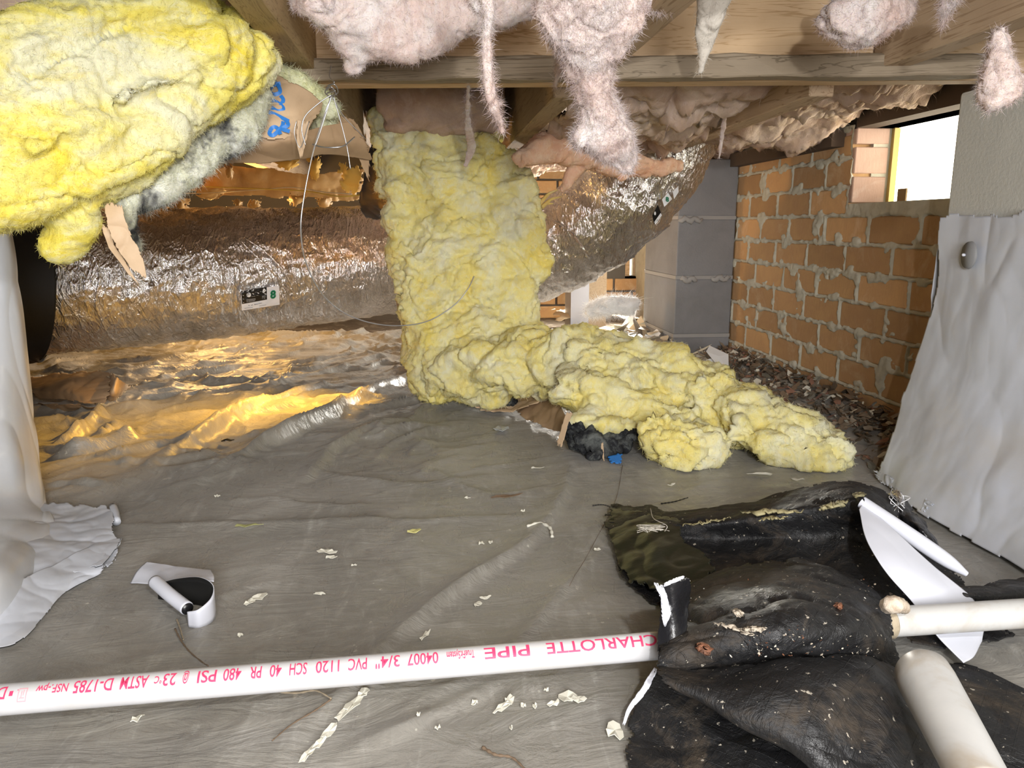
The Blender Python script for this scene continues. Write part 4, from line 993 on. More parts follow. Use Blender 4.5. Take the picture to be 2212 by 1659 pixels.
# far left: kraft scraps and amber light
def scrap(name, label, rows, mat, seed, nu=40, nv=40, torn=.10, group=None, cat='paper'):
    o = sheet(name, rows, mat, None, nu, nv, .006, 8, .010, 8, torn, 6, seed); props(o, label, cat, group); return o
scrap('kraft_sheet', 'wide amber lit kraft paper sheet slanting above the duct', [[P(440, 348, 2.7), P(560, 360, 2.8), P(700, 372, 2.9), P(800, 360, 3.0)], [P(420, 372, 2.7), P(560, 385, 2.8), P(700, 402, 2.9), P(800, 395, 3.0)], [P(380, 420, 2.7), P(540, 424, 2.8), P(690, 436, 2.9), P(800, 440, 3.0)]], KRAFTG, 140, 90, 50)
rs_ = random.Random(5)
for k, (x, y, w, h, Y, l) in enumerate([(420, 375, 60, 60, 2.6, 'torn kraft scrap nearest the big yellow batt, above the duct'), (495, 368, 16, 34, 2.62, 'thin hook shaped paper scrap hanging above the duct'), (455, 415, 70, 26, 2.7, 'ragged kraft strip hanging low above the duct on the left'), (620, 350, 60, 30, 2.75, 'amber paper curl under the paper faced batt'),
                                         (680, 362, 30, 50, 2.75, 'bright amber paper curl behind the looped wire'), (758, 385, 55, 70, 2.6, 'large bright amber scrap beside the black sheet'), (640, 430, 40, 26, 2.8, 'small scrap in the gap over the middle of the duct'), (515, 440, 20, 18, 2.6, 'short scrap hanging just over the duct'),
                                         (550, 445, 30, 30, 2.65, 'square kraft scrap hanging just over the duct'), (700, 440, 30, 30, 2.7, 'pale scrap over the duct near the black sheet'), (345, 432, 26, 30, 2.6, 'orange scrap beside the small bright opening'), (390, 440, 44, 34, 2.6, 'greenish torn scrap by the small bright opening')]):
    j = lambda: rs_.uniform(-.03, .03)
    rows = [[P(x-w/2+rs_.uniform(-6, 6), y-h/2, Y+j()), P(x, y-h/2, Y+j()), P(x+w/2, y-h/2+rs_.uniform(-5, 5), Y+j())],
            [P(x-w/2, y, Y+j()), P(x, y, Y-.03), P(x+w/2, y, Y+j())],
            [P(x-w*.35, y+h/2+rs_.uniform(-6, 6), Y+j()), P(x, y+h/2+4, Y+j()), P(x+w*.3, y+h/2+rs_.uniform(-8, 8), Y+j())]]
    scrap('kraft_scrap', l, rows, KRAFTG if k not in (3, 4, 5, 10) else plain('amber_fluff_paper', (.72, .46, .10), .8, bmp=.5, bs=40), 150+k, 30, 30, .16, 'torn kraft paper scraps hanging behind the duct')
props(wire('yellow_wire', [P(*a) for a in ((360, 400, 2.62), (460, 404, 2.62), (560, 408, 2.57), (660, 413, 2.52), (730, 424, 2.42), (785, 421, 2.37))], .0022, YWIRE), 'yellow wire strung above the duct', 'wire')
props(wire('white_wire', [P(*a) for a in ((350, 417, 2.67), (440, 417, 2.67), (560, 410, 2.62), (630, 405, 2.57), (700, 415, 2.52), (760, 419, 2.42))], .0016, plain('cream_wire', (.6, .52, .4), .5)), 'thin cream wire strung just above the yellow one', 'wire')
# black sheet hanging left of the yellow batt
bs = sheet('black_sheet', [[P(806, 290, 2.10), P(822, 300, 2.09), P(838, 330, 2.09)], [P(790, 370, 2.11), P(815, 370, 2.09), P(850, 380, 2.08)], [P(776, 440, 2.14), P(815, 440, 2.12), P(860, 450, 2.10)], [P(790, 470, 2.2), P(830, 480, 2.18), P(870, 520, 2.14)]], BLACKF, None, 40, 60, .004, 8, .008, 7, .02, 6, 170)
props(bs, 'black fabric sheet hanging behind the left edge of the fallen batt', 'fabric')

# pale litter on the ground behind the fallen batt
def litter(name, label, n, fn, mats, s0, s1, seed, zj=.02, cat='debris'):
    rs = np.random.RandomState(seed); V, F, MI = [], [], []
    for k in range(n):
        x, y, z = fn(rs); s = rs.uniform(s0, s1); asp = rs.uniform(.25, 1); a = rs.uniform(0, 6.28); tilt = rs.normal(size=2)*.45
        m_ = 5; b = len(V)
        for i in range(m_):
            q = 2*math.pi*i/m_+rs.uniform(-.4, .4); rx, ry = s*math.cos(q), s*asp*math.sin(q)
            X, Y = rx*math.cos(a)-ry*math.sin(a), rx*math.sin(a)+ry*math.cos(a)
            V.append((x+X, y+Y, z+X*tilt[0]+Y*tilt[1]+rs.uniform(0, s*.25)))
        V.append((x, y, z+rs.uniform(.2, .5)*s*.5)); mi = rs.randint(len(mats))
        for i in range(m_): F.append((b+i, b+(i+1) % m_, b+m_)); MI.append(mi)
    o = mk(name, V, F, None, mats=mats, smooth=False); o.data.polygons.foreach_set('material_index', MI)
    props(o, label, cat, kind='stuff'); return o
ROT = plain('rotten_paper', (.30, .25, .19), .85); BRK = plain('brick_crumb', (.30, .16, .11), .9); GRN = plain('dull_scrap', (.16, .15, .12), .85)
def along_wall(rs):
    y = rs.uniform(1.28, 2.62); t = abs(rs.normal())*.5; x = WALLX-.012-min(t, 1.1)*(.20 if y < 2.3 else .14)
    return x, y, fz(x, y)+.004+rs.uniform(0, .022)*max(0, 1-t)
litter('wall_litter', 'heap of flakes, leaves and crumbs along the foot of the brick wall', 1500, along_wall, [FLAKE, ROT, LEAFM, GRN, LEAFM, ROT, BRK, DIRT], .004, .017, 180)
SHRED = plain('white_shredded_paper', (.80, .80, .80), .7); TANP = plain('tan_shredded_paper', (.62, .50, .34), .7)
def behind(rs):
    x = rs.uniform(.10, .86); y = rs.uniform(2.15, 3.1); return x, y, fz(x, y)+.01+rs.uniform(0, .05)*(.5+.5*math.sin(x*9))
litter('pale_litter', 'bright shredded pale paper on the ground behind the fallen batt', 620, behind, [SHRED, SHRED, TANP, FLAKE, ROT], .012, .055, 181)
bm = fluffy('shredded_mound', [[(1270, 672, 2.75, 16, .03), (1320, 660, 2.72, 20, .03), (1370, 664, 2.7, 16, .02)]], SHRED, None, .006, .02, 16, .012, 40, .003, 90, (.5, 1, 1.4), 182, 5000, (.01, .05), .0008)
props(bm, 'white feathery mound of shredded insulation left of the block pier', 'insulation')
props(sheet('paper_strip', [[G(1190, 672, .06), G(1280, 660, .08), G(1370, 668, .07)], [G(1200, 690, .05), G(1290, 678, .06), G(1385, 690, .05)]], TANP, None, 60, 20, .01, 9, .01, 8, .08, 6, 183), 'tan paper strip lying on the pale litter', 'paper')
# crumpled brown paper on the left ground
cp = empty('crumpled_paper', 'crumpled brown paper lying on the ground under the left end of the duct', 'paper')
sheet('top_leaf', [[G(62, 815, .055), G(140, 800, .075), G(240, 806, .085)], [G(60, 840, .05), G(150, 836, .07), G(245, 840, .07)], [G(80, 858, .03), G(170, 868, .05), G(232, 872, .04)]], KRAFT, cp, 60, 50, .005, 10, .006, 8, .05, 8, 184)
sheet('curled_edge', [[G(240, 803, .09), G(252, 812, .10), G(262, 822, .085)], [G(236, 840, .06), G(246, 846, .07), G(272, 828, .06)], [G(232, 868, .03), G(250, 862, .03), G(282, 835, .04)]], KRAFTL, cp, 30, 30, .004, 14, .004, 12, .06, 7, 185)
sheet('torn_edge', [[G(66, 872, .03), G(150, 872, .045), G(222, 880, .035)], [G(82, 888, .01), G(150, 892, .015), G(215, 890, .01)]], KRAFT, cp, 50, 20, .005, 16, .005, 12, .12, 9, 186)
print('pink', round(time.time()-T0, 1))
# ================================================================== FOREGROUND
def setp(o, label, cat, group=None): return props(o, label, cat, group)
# ---- pipe with its printed legend
pa, pb = G(-60, 1517, .042), G(1440, 1393, .050)
pipe = empty('water_pipe', 'white plastic pipe with upside down pink print crossing the foreground', 'pipe')
RP = .01335
v, f = tube(np.linspace(pa, pb, 40), RP, 48); mk('pipe_wall', v, f, PVC, pipe)
pd = pb-pa; PL = np.linalg.norm(pd); pd /= PL
pu = np.cross(pd, (0, 0, 1.0)); pu /= np.linalg.norm(pu); pw = np.cross(pu, pd)          # pu towards the camera side
if pu[1] > 0: pu = -pu
def pipe_t(px, py):
    d = ray(px, py); o = np.array((0, 0, H)); n = np.cross(pd, np.cross(pd, d)); return np.dot(o-pa, pd)+np.dot(d, pd)*(np.dot(pa-o, n)/np.dot(d, n))
def cline(px): return 1512+(px-0)*(1395-1512)/1415.0
import bmesh
def sliced(v, f):
    bm_ = bmesh.new(); vs_ = [bm_.verts.new(a) for a in v]
    for q_ in f:
        try: bm_.faces.new([vs_[i] for i in q_])
        except ValueError: pass
    for y_ in np.arange(-.45, 1.1, .07):
        bmesh.ops.bisect_plane(bm_, geom=bm_.verts[:]+bm_.edges[:]+bm_.faces[:], plane_co=(0, y_, 0), plane_no=(0, 1, 0))
    bm_.verts.index_update(); v2 = np.array([list(a.co) for a in bm_.verts]); f2 = [tuple(a.index for a in q_.verts) for q_ in bm_.faces]; bm_.free()
    return v2, f2
def pipe_text(s, px0, px1, hgt, mat, name='printed_legend', ang0=50, bold=.012):
    """text wrapped on the pipe, upside down: starts at px1 (right) and ends at px0 (left)"""
    vv, ff = sliced(*text_mesh(s, 1.0, 1, bold))
    lo, hi = vv[:, 0].min(), vv[:, 0].max(); yc = (vv[:, 1].min()+vv[:, 1].max())/2; yh = .70
    t1, t0 = pipe_t(px1, cline(px1)), pipe_t(px0, cline(px0))
    out = []
    for a, b, _ in vv:
        t = t1+(t0-t1)*(a-lo)/(hi-lo); an = math.radians(ang0)-(b-.0)/yh*hgt/RP
        out.append(pa+pd*t+(pu*math.cos(an)+pw*math.sin(an))*(RP+.00025))
    return mk(name, out, ff, mat, pipe)
for s_, a, b_, h_, an in (("CHARLOTTE", 1178, 1413, .0112, 60), ("PIPE", 1045, 1142, .0112, 60), ("TrueFit", 995, 1024, .0078, 62), ("System", 965, 994, .0078, 62),
        ("04007", 881, 947, .0112, 60), ('3/4"', 813, 865, .0112, 60), ("PVC", 755, 795, .0112, 60), ("1120", 686, 736, .0112, 60), ("SCH", 630, 667, .0112, 60), ("40", 588, 613, .0112, 60),
        ("PR", 545, 570, .0112, 60), ("480", 489, 527, .0112, 60), ("PSI", 434, 474, .0112, 60), ("@", 402, 415, .0095, 60), ("23", 361, 388, .0112, 60), ("\u00b0C", 342, 358, .0065, 60), ("ASTM", 270, 329, .0112, 60), ("D-1785", 170, 253, .0112, 60),
        ("NSF.-pw", 90, 158, .0075, 60), ("DR", -12, 26, .0112, 60)):
    pipe_text(s_, a, b_, h_, INK, ang0=an)
def pipe_quad(px0, px1, a0, a1, mat, name='printed_mark', lift=.00025):
    t0, t1 = pipe_t(px0, cline(px0)), pipe_t(px1, cline(px1)); v = []
    for a in np.linspace(a0, a1, 6):
        an = math.radians(a)
        for t in (t0, t1): v.append(pa+pd*t+(pu*math.cos(an)+pw*math.sin(an))*(RP+lift))
    return mk(name, v, [(2*i, 2*i+1, 2*i+3, 2*i+2) for i in range(5)], mat, pipe)
pipe_quad(34, 42, 42, 60, INK)
for x0, x1, a0, a1 in ((53, 72, 18, 22), (53, 72, 64, 68), (53, 55, 18, 68), (70, 72, 18, 68), (57, 68, 30, 34), (60, 62, 30, 56), (64, 66, 40, 60)): pipe_quad(x0, x1, a0, a1, INKB)
pipe_quad(50, 52, 60, 64, INK)
# right-hand length of the same run, coming out of the black cover
pc, pe = G(1900, 1345, .060), G(2750, 1290, .056)
pr2 = empty('water_pipe', 'plain white pipe coming out of the black cover at the right edge', 'pipe')
v, f = tube(np.linspace(pc, pe, 24), .0148, 48); mk('pipe_wall', v, f, PVCD, pr2)
cl = cr([pc+np.array((.000, 0, 0)), pc+np.array((.005, 0, 0))], 4)
v, f = tube(np.linspace(G(1908, 1345, .06), G(1925, 1344, .06), 12), .0156+.0008*np.sin(np.arange(12)*2.2), 40); mk('torn_tape', v, f, plain('stained_tape', (.50, .42, .30), .7, bmp=.8, bs=80, var=1, vs=40, dark=(.12, .08, .05)), pr2)
v, f = tube(cr([G(1912, 1312, .085), G(1925, 1306, .095), G(1945, 1308, .09), G(1958, 1318, .08)], 14), [.002, .006, .008, .006, .009, .007, .009, .006, .008, .006, .007, .004, .005, .002], 10); mk('foam_bead', v, f, plain('pale_foam', (.72, .62, .50), .8, bmp=1, bs=90, var=1, vs=60, dark=(.30, .18, .10)), pr2)
# thick pipe stub rising towards the viewer
tp = empty('thick_pipe', 'thick stained white pipe with a rounded end at the lower right', 'pipe')
A_, B_ = G(1988, 1445, .085), G(2135, 1720, .085)
k = np.linspace(0, 1, 30); cc = A_[None]+(B_-A_)[None]*(k[:, None]**1.0)
rr = (.0232-.0046*k); rr[0] = .005; rr[1] = .0150; rr[2] = .0200; rr[3] = .0222
cc[0] = A_; cc[1] = A_+(B_-A_)*.006; cc[2] = A_+(B_-A_)*.022; cc[3] = A_+(B_-A_)*.05
v, f = tube(cc, rr, 56); mk('pipe_wall', v, f, PVCD, tp)
# ---- black cover heap (layers are sheets of one torn, folded liner)
hp = empty('black_liner', 'crumpled black reinforced liner heaped over the pipes at the lower right', 'liner')
LB = dict(nu=150, nv=110)
sheet('back_fold', [[G(1310, 1085, .012), G(1450, 1098, .035), G(1600, 1088, .055), G(1740, 1052, .085), G(1850, 1043, .10), G(1950, 1085, .08), G(2030, 1170, .03)],
    [G(1306, 1130, .014), G(1450, 1130, .045), G(1600, 1120, .07), G(1740, 1095, .095), G(1855, 1085, .11), G(1960, 1150, .07), G(2045, 1205, .02)],
    [G(1322, 1180, .012), G(1450, 1175, .025), G(1600, 1170, .035), G(1740, 1165, .05), G(1870, 1170, .06), G(1980, 1225, .035), G(2070, 1240, .012)],
    [G(1345, 1250, .010), G(1460, 1250, .022), G(1600, 1235, .03), G(1750, 1240, .03), G(1900, 1280, .03), G(2040, 1310, .018), G(2130, 1300, .010)],
    [G(1400, 1300, .008), G(1480, 1320, .015), G(1600, 1330, .02), G(1760, 1340, .02), G(1920, 1380, .02), G(2070, 1400, .012), G(2212, 1380, .008)]],
    BLKS, hp, **LB, amp=.003, freq=14, crease=.007, cfreq=8, torn=.022, tf=16, seed=201, thick=.001, fine=.0010)
sheet('olive_corner', [[G(1316, 1092, .018), G(1400, 1110, .034), G(1470, 1122, .048)], [G(1312, 1140, .020), G(1400, 1150, .036), G(1480, 1165, .044)], [G(1330, 1205, .018), G(1420, 1215, .032), G(1540, 1210, .042)], [G(1360, 1262, .014), G(1440, 1280, .026), G(1540, 1270, .036)]],
    BLKO, hp, 70, 70, .003, 16, .005, 9, .05, 9, 202, .001)
sheet('hump', [[G(1440, 1285, .055), G(1560, 1235, .060), G(1700, 1205, .070), G(1830, 1235, .070), G(1925, 1310, .055)],
    [G(1428, 1340, .070), G(1560, 1285, .095), G(1700, 1262, .110), G(1835, 1290, .100), G(1928, 1345, .078)],
    [G(1422, 1400, .078), G(1560, 1350, .105), G(1700, 1335, .118), G(1840, 1350, .105), G(1930, 1385, .070)],
    [G(1420, 1450, .066), G(1560, 1415, .085), G(1710, 1400, .095), G(1850, 1405, .078), G(1950, 1440, .045)],
    [G(1440, 1480, .045), G(1580, 1450, .055), G(1730, 1430, .060), G(1870, 1440, .050), G(1985, 1500, .020)]],
    BLKS, hp, **LB, amp=.004, freq=16, crease=.006, cfreq=9, torn=.012, tf=14, seed=203, thick=.001, fine=.0012)
sheet('front_fold', [[G(1418, 1420, .072), G(1560, 1440, .075), G(1720, 1418, .090), G(1860, 1415, .075), G(1965, 1465, .035)],
    [G(1422, 1455, .078), G(1565, 1475, .085), G(1725, 1462, .095), G(1870, 1465, .080), G(1990, 1530, .030)],
    [G(1440, 1485, .072), G(1580, 1525, .080), G(1740, 1530, .088), G(1890, 1545, .070), G(2030, 1620, .025)],
    [G(1480, 1510, .062), G(1610, 1572, .068), G(1760, 1610, .072), G(1920, 1650, .050), G(2080, 1700, .02)],
    [G(1535, 1535, .052), G(1650, 1595, .056), G(1775, 1680, .050), G(1940, 1740, .035), G(2110, 1780, .01)]],
    BLKS, hp, **LB, amp=.003, freq=12, crease=.005, cfreq=7, torn=.016, tf=12, seed=204, thick=.0012, fine=.0008)
sheet('under_sheet', [[G(1412, 1450, .030), G(1600, 1500, .028), G(1850, 1480, .020), G(2060, 1425, .012), G(2240, 1500, .008)],
    [G(1368, 1520, .018), G(1580, 1545, .024), G(1850, 1540, .020), G(2060, 1500, .014), G(2260, 1560, .010)],
    [G(1350, 1600, .012), G(1560, 1610, .020), G(1840, 1620, .018), G(2060, 1600, .014), G(2280, 1630, .010)],
    [G(1362, 1680, .010), G(1560, 1690, .014), G(1840, 1700, .014), G(2080, 1700, .012), G(2300, 1710, .010)]],
    BLKS, hp, **LB, amp=.003, freq=11, crease=.006, cfreq=6, torn=.012, tf=12, seed=205, thick=.001)
sheet('right_fold', [[G(1985, 1225, .04), G(2090, 1262, .040), G(2240, 1245, .03)], [G(1990, 1260, .055), G(2100, 1285, .06), G(2260, 1275, .05)], [G(2010, 1300, .03), G(2110, 1312, .03), G(2280, 1310, .02)]],
    BLKS, hp, 80, 40, .003, 12, .006, 8, .03, 8, 206, .001)
sheet('rear_lobe', [[G(1900, 1062, .07), G(1960, 1085, .075), G(2010, 1140, .06)], [G(1935, 1110, .08), G(1990, 1140, .085), G(2035, 1185, .05)], [G(1975, 1165, .05), G(2015, 1195, .05), G(2040, 1215, .02)]], ASPH, hp, 50, 50, .003, 20, .008, 14, .04, 9, 207, .001)
# standing flap with white torn edge
sheet('standing_flap', [[G(1432, 1262, .135), G(1462, 1252, .140), G(1489, 1246, .138)], [G(1428, 1305, .115), G(1460, 1300, .118), G(1490, 1290, .112)], [G(1424, 1350, .095), G(1456, 1350, .098), G(1486, 1345, .096)], [G(1418, 1410, .074), G(1450, 1410, .078), G(1478, 1405, .080)]],
    ASPH, hp, 40, 60, .002, 20, .003, 12, .03, 9, 208, .001)
sheet('white_edge', [[G(1412, 1258, .140), G(1432, 1262, .142)], [G(1426, 1290, .128), G(1442, 1290, .130)], [G(1428, 1320, .114), G(1450, 1325, .114)], [G(1434, 1352, .101), G(1438, 1354, .1015)]], WHITEV, hp, 20, 40, .001, 20, 0, 12, .10, 10, 209)
sheet('white_edge', [[G(1432, 1260, .1415), G(1458, 1250, .145), G(1478, 1243, .144)], [G(1434, 1268, .139), G(1460, 1258, .141), G(1480, 1248, .142)]], WHITEV, hp, 30, 10, .001, 20, 0, 12, .08, 9, 210)
sheet('white_edge', [[G(1412, 1440, .050), G(1420, 1446, .050)], [G(1382, 1490, .036), G(1396, 1496, .036)], [G(1356, 1530, .024), G(1364, 1534, .024)], [G(1345, 1565, .014), G(1350, 1567, .014)]], WHITEV, hp, 14, 40, .0008, 20, 0, 12, .05, 9, 211)
# tan glue smears on the back fold
GLUE = plain('tan_glue', (.42, .37, .20), .6, bmp=1, bs=70, var=1, vs=50, dark=(.16, .15, .09))
def smear(px0, py0, px1, py1, z0, z1, w, seed, mat=GLUE, parent=hp, name='glue_smear'):
    rs = np.random.RandomState(seed); n = 26; k = np.linspace(0, 1, n)
    c = np.array([G(px0+(px1-px0)*a+rs.uniform(-3, 3), py0+(py1-py0)*a+rs.uniform(-4, 4), z0+(z1-z0)*a) for a in k])
    r = w*(.5+.6*rs.rand(n))*np.sin(np.clip(k*3.0+.12, 0, math.pi))+.0004
    v, f = tube(c, r, 10); v = np.array(v); cm = np.repeat(c, 10, axis=0); v[:, 2] = cm[:, 2]+(v[:, 2]-cm[:, 2])*.45
    v += (np.random.RandomState(seed+1).rand(*v.shape)-.5)*.0015
    return mk(name, v, f, mat, parent)
smear(1475, 1135, 1580, 1118, .052, .074, .0022, 1); smear(1600, 1108, 1735, 1104, .080, .104, .0060, 2); smear(1640, 1122, 1700, 1116, .082, .095, .003, 5)
smear(1770, 1100, 1835, 1082, .108, .118, .0068, 3); smear(1845, 1070, 1868, 1068, .118, .118, .0045, 4)
CHALK = plain('pale_residue', (.52, .45, .36), .85, bmp=1, bs=90, var=1, vs=80, dark=(.20, .15, .10))
smear(1590, 1318, 1600, 1330, .112, .112, .004, 11, CHALK, hp, 'residue_patch'); smear(1545, 1345, 1640, 1372, .110, .106, .0025, 12, CHALK, hp, 'residue_patch'); smear(1600, 1360, 1660, 1358, .112, .112, .003, 13, CHALK, hp, 'residue_patch')
RUST = plain('rusty_spot', (.22, .09, .045), .7, bmp=1, bs=90, var=1, vs=90, dark=(.04, .02, .015))
smear(1510, 1395, 1530, 1410, .098, .094, .0075, 14, RUST, hp, 'rust_spot'); smear(1808, 1306, 1816, 1312, .112, .112, .004, 15, RUST, hp, 'rust_spot')
# mortar crumbs and cobweb dust on the hump
def onhump(rs):
    px, py = rs.uniform(1470, 1900), rs.uniform(1250, 1420); q = G(px, py, .075+.04*math.exp(-((px-1700)/170)**2-((py-1345)/90)**2)); return q
litter('tmp_litter', 'x', 420, onhump, [CHALK, FLAKE, RUST], .0004, .0015, 212)
o = bpy.data.objects['tmp_litter']; o.name = 'crumbs'; o.parent = hp
for kk in ('label', 'category'): del o[kk]
# ---- white vinyl strip across the heap
vs = empty('vinyl_strip', 'white vinyl strip with a rolled tube edge lying over the black liner', 'vinyl')
sheet('strip_face', [[G(1856, 1102, .122), G(1862, 1092, .124), G(1872, 1092, .123)],
    [G(1872, 1165, .110), G(1905, 1150, .112), G(1945, 1160, .106)],
    [G(1915, 1235, .092), G(1965, 1222, .092), G(2015, 1222, .084)],
    [G(1975, 1305, .062), G(2035, 1290, .064), G(2098, 1290, .056)],
    [G(2020, 1368, .032), G(2075, 1352, .032), G(2124, 1345, .030)],
    [G(2082, 1432, .014), G(2104, 1418, .014), G(2122, 1385, .015)]], WHITEV, vs, 50, 110, .0012, 9, .001, 6, 0, 7, 220, .0012)
c = np.array([G(1862, 1085, .126), G(1925, 1128, .112), G(2000, 1180, .092), G(2050, 1214, .078), G(2088, 1240, .066)])
q = cr(np.hstack([c, np.array([[.0075], [.0082], [.0088], [.0075], [.0030]])]), 50)
v, f = tube(q[:, :3], q[:, 3], 30, cap=False); rt = mk('rolled_tube', v, f, WHITEV, vs)
v, f = tube(q[:3, :3]+np.array((.0004, 0, 0)), q[:3, 3]*.9, 30); mk('dark_core', v, f, BLACKF, vs)
v2, f2 = tube(np.array([c[0]+np.array((-.004, -.002, .001)), c[0]+np.array((.002, 0, 0))]), .0066, 24); mk('dark_core', v2, f2, ASPH, vs)
# wires at the pier foot
wb_ = empty('wire_tangle', 'small tangle of torn foil and wires at the foot of the right wrapped pier', 'debris')
for k_ in range(7):
    rs = np.random.RandomState(300+k_); pts = [G(1925+rs.uniform(-12, 20), 1060+rs.uniform(-10, 12), .09)]
    for j_ in range(3): pts.append(G(1925+rs.uniform(-25, 45), 1075+j_*14+rs.uniform(-14, 20), .09-.012*j_+rs.uniform(0, .01)))
    wire('wire', pts, .0006, STEEL if k_ % 2 else LABW, wb_, 24, 5)
sheet('foil_scrap', [[G(1912, 1068, .085), G(1940, 1060, .10), G(1958, 1085, .085)], [G(1925, 1085, .08), G(1946, 1088, .09), G(1960, 1100, .075)]], FOIL, wb_, 30, 20, .003, 30, .004, 20, .12, 8, 230)

# ---- small vinyl curl on the left
vc = empty('vinyl_scrap', 'curled white vinyl scrap with black backing lying in front of the left pier', 'vinyl')
sheet('flat_part', [[G(316, 1214, .020), G(370, 1222, .022), G(425, 1228, .026), G(455, 1232, .028)],
    [G(298, 1232, .016), G(360, 1240, .022), G(425, 1244, .032), G(462, 1244, .034)],
    [G(281, 1260, .006), G(345, 1262, .020), G(410, 1250, .036), G(462, 1256, .034)]], WHITEV, vc, 50, 30, .0012, 20, 0, 12, 0, 9, 240, .0012)
# vertical loop: thin band standing on its edge
a = np.linspace(0, 1, 50)
top = cr([G(340, 1262, .022), G(380, 1250, .034), G(430, 1246, .040), G(460, 1262, .036), G(458, 1290, .032), G(430, 1316, .026), G(404, 1322, .022)], 50)
bot = top.copy(); bot[:, 2] = .003
def band(name, top, bot, mat, parent, n=6, mats=None, th=.001, mo=0, off=0):
    g_ = np.array([top+(bot-top)*k for k in np.linspace(0, 1, n)]); o = mk(name, g_.reshape(-1, 3), grid_faces(n, len(top)), mat, parent, mats=mats); solid(o, th, off, mo); return o
band('curled_loop', top, bot, BLKP, vc, mats=[WHITEV, BLKP], mo=1, off=-1)
v, f = tube(cr([G(334, 1256, .028), G(368, 1286, .024), G(404, 1314, .018)], 24), .0078, 30, cap=True); mk('rolled_tube', v, f, WHITEV, vc)
v, f = tube(np.array([G(403, 1313.5, .018), G(405.5, 1315.5, .0178)]), .0068, 24); mk('dark_core', v, f, ASPH, vc)

# ---- twigs, flakes, tufts
def twig(label, pts, r, mat=TWIG):
    c = cr([G(x, y, max(.004, z)) for x, y, z in pts], 36); c[:, 2] = [max(cz, fz(x, y)+r) for x, y, cz in c]
    v, f = tube(c, r*(1+.25*np.sin(np.arange(36)*1.3))*np.linspace(1, .6, 36), 7); setp(mk('twig', v, f, mat), label, 'twig')
twig('thin curved brown twig above the printed pipe at the left', [(378, 1358, .008), (392, 1385, .006), (412, 1410, .004), (450, 1440, .004)], .0009)
twig('short pale bark sliver beside the twig above the pipe', [(382, 1338, .006), (390, 1360, .006), (396, 1382, .006)], .0010, plain('pale_bark', (.32, .26, .18), .8))
twig('forked pale twig just below the printed pipe at the left', [(588, 1493, .01), (640, 1497, .01), (682, 1492, .012), (716, 1509, .012)], .0011, plain('pale_bark_2', (.32, .26, .18), .8))
twig('dark twig running down left from the forked pale twig', [(716, 1510, .01), (680, 1535, .006), (630, 1565, .004), (588, 1600, .003)], .0009)
twig('dark twig at the bottom centre of the picture', [(1042, 1614, .008), (1070, 1630, .008), (1105, 1636, .006), (1135, 1662, .005)], .0015)
twig('long thin dark thread lying right of the centre fold', [(1345, 1005, .003), (1330, 1080, .002), (1290, 1160, .002), (1230, 1270, .002)], .0004)
twig('black splinter lying at the rear corner of the black liner', [(1280, 1092, .004), (1300, 1090, .006), (1318, 1094, .004)], .0010, BLKP)
twig('dark splinter lying behind the top edge of the black liner', [(1428, 1088, .012), (1455, 1084, .012), (1486, 1075, .014)], .0012, BLKP)
def flake(px, py, w, h, ang, seed, mat=FLAKE, label=None, name='paint_flake', group='pale paint flakes scattered on the ground sheet', cat='flake', lift=.003):
    rs = np.random.RandomState(seed); n = 11; c = G(px, py); z = fz(c[0], c[1])+lift; V = []
    s = np.linalg.norm(c-np.array((0, 0, H)))/FPX
    for i in range(n):
        q = 2*math.pi*i/n; x, y = w/2*math.cos(q)*rs.uniform(.7, 1.15), h/2*math.sin(q)*rs.uniform(.6, 1.15)
        X, Y = x*math.cos(ang)-y*math.sin(ang), x*math.sin(ang)+y*math.cos(ang)
        V.append((c[0]+X*s, c[1]+Y*s*1.6, z+rs.uniform(0, .004)))
    V.append((c[0], c[1], z+.001)); b = len(V)
    F = [(i, (i+1) % n, n) for i in range(n)]
    o = mk(name, V, F, mat, smooth=False); solid(o, .0007); return setp(o, label or 'small pale chip of dried paint lying loose on the grey ground sheet', cat, group)
FL = [(706, 1200, 46, 12, -.15), (716, 1212, 24, 8, 0), (892, 1168, 0, 0, 0), (1032, 1312, 20, 14, .4), (1048, 1300, 26, 6, .1), (918, 1385, 34, 12, .9), (992, 1463, 32, 16, 0), (298, 1560, 20, 14, .6), (1103, 1582, 6, 10, .4),
      (1328, 1588, 36, 34, .3), (560, 1300, 30, 16, .2), (540, 1310, 20, 14, .6), (690, 1290, 22, 7, 0), (1060, 1180, 9, 9, 0), (880, 1160, 0, 0, 0), (1040, 1182, 14, 8, .3), (765, 1232, 14, 5, .2), (1130, 1114, 10, 6, 0), (1025, 1528, 14, 10, .2), (1083, 1540, 50, 11, .5), (1100, 1522, 26, 20, .6),
      (1130, 1535, 12, 8, 0), (1155, 1535, 10, 10, 0), (1195, 1530, 30, 10, .2), (1225, 1516, 40, 24, .1), (1250, 1522, 30, 16, -.2), (785, 1508, 24, 20, .3), (765, 1530, 40, 20, .7), (742, 1552, 44, 16, .8), (712, 1590, 40, 16, .8), (690, 1618, 36, 14, .8), (664, 1640, 34, 12, .9),
      (1160, 1018, 30, 8, .1), (1010, 1085, 16, 5, 0), (1640, 1030, 60, 8, -.1), (1720, 1045, 30, 6, 0), (1290, 1197, 16, 6, -.1), (1450, 1052, 20, 5, .2), (1180, 1500, 10, 6, 0), (520, 1380, 10, 6, 0), (905, 1570, 8, 6, 0), (945, 1585, 12, 6, .4), (470, 1085, 14, 5, 0)]
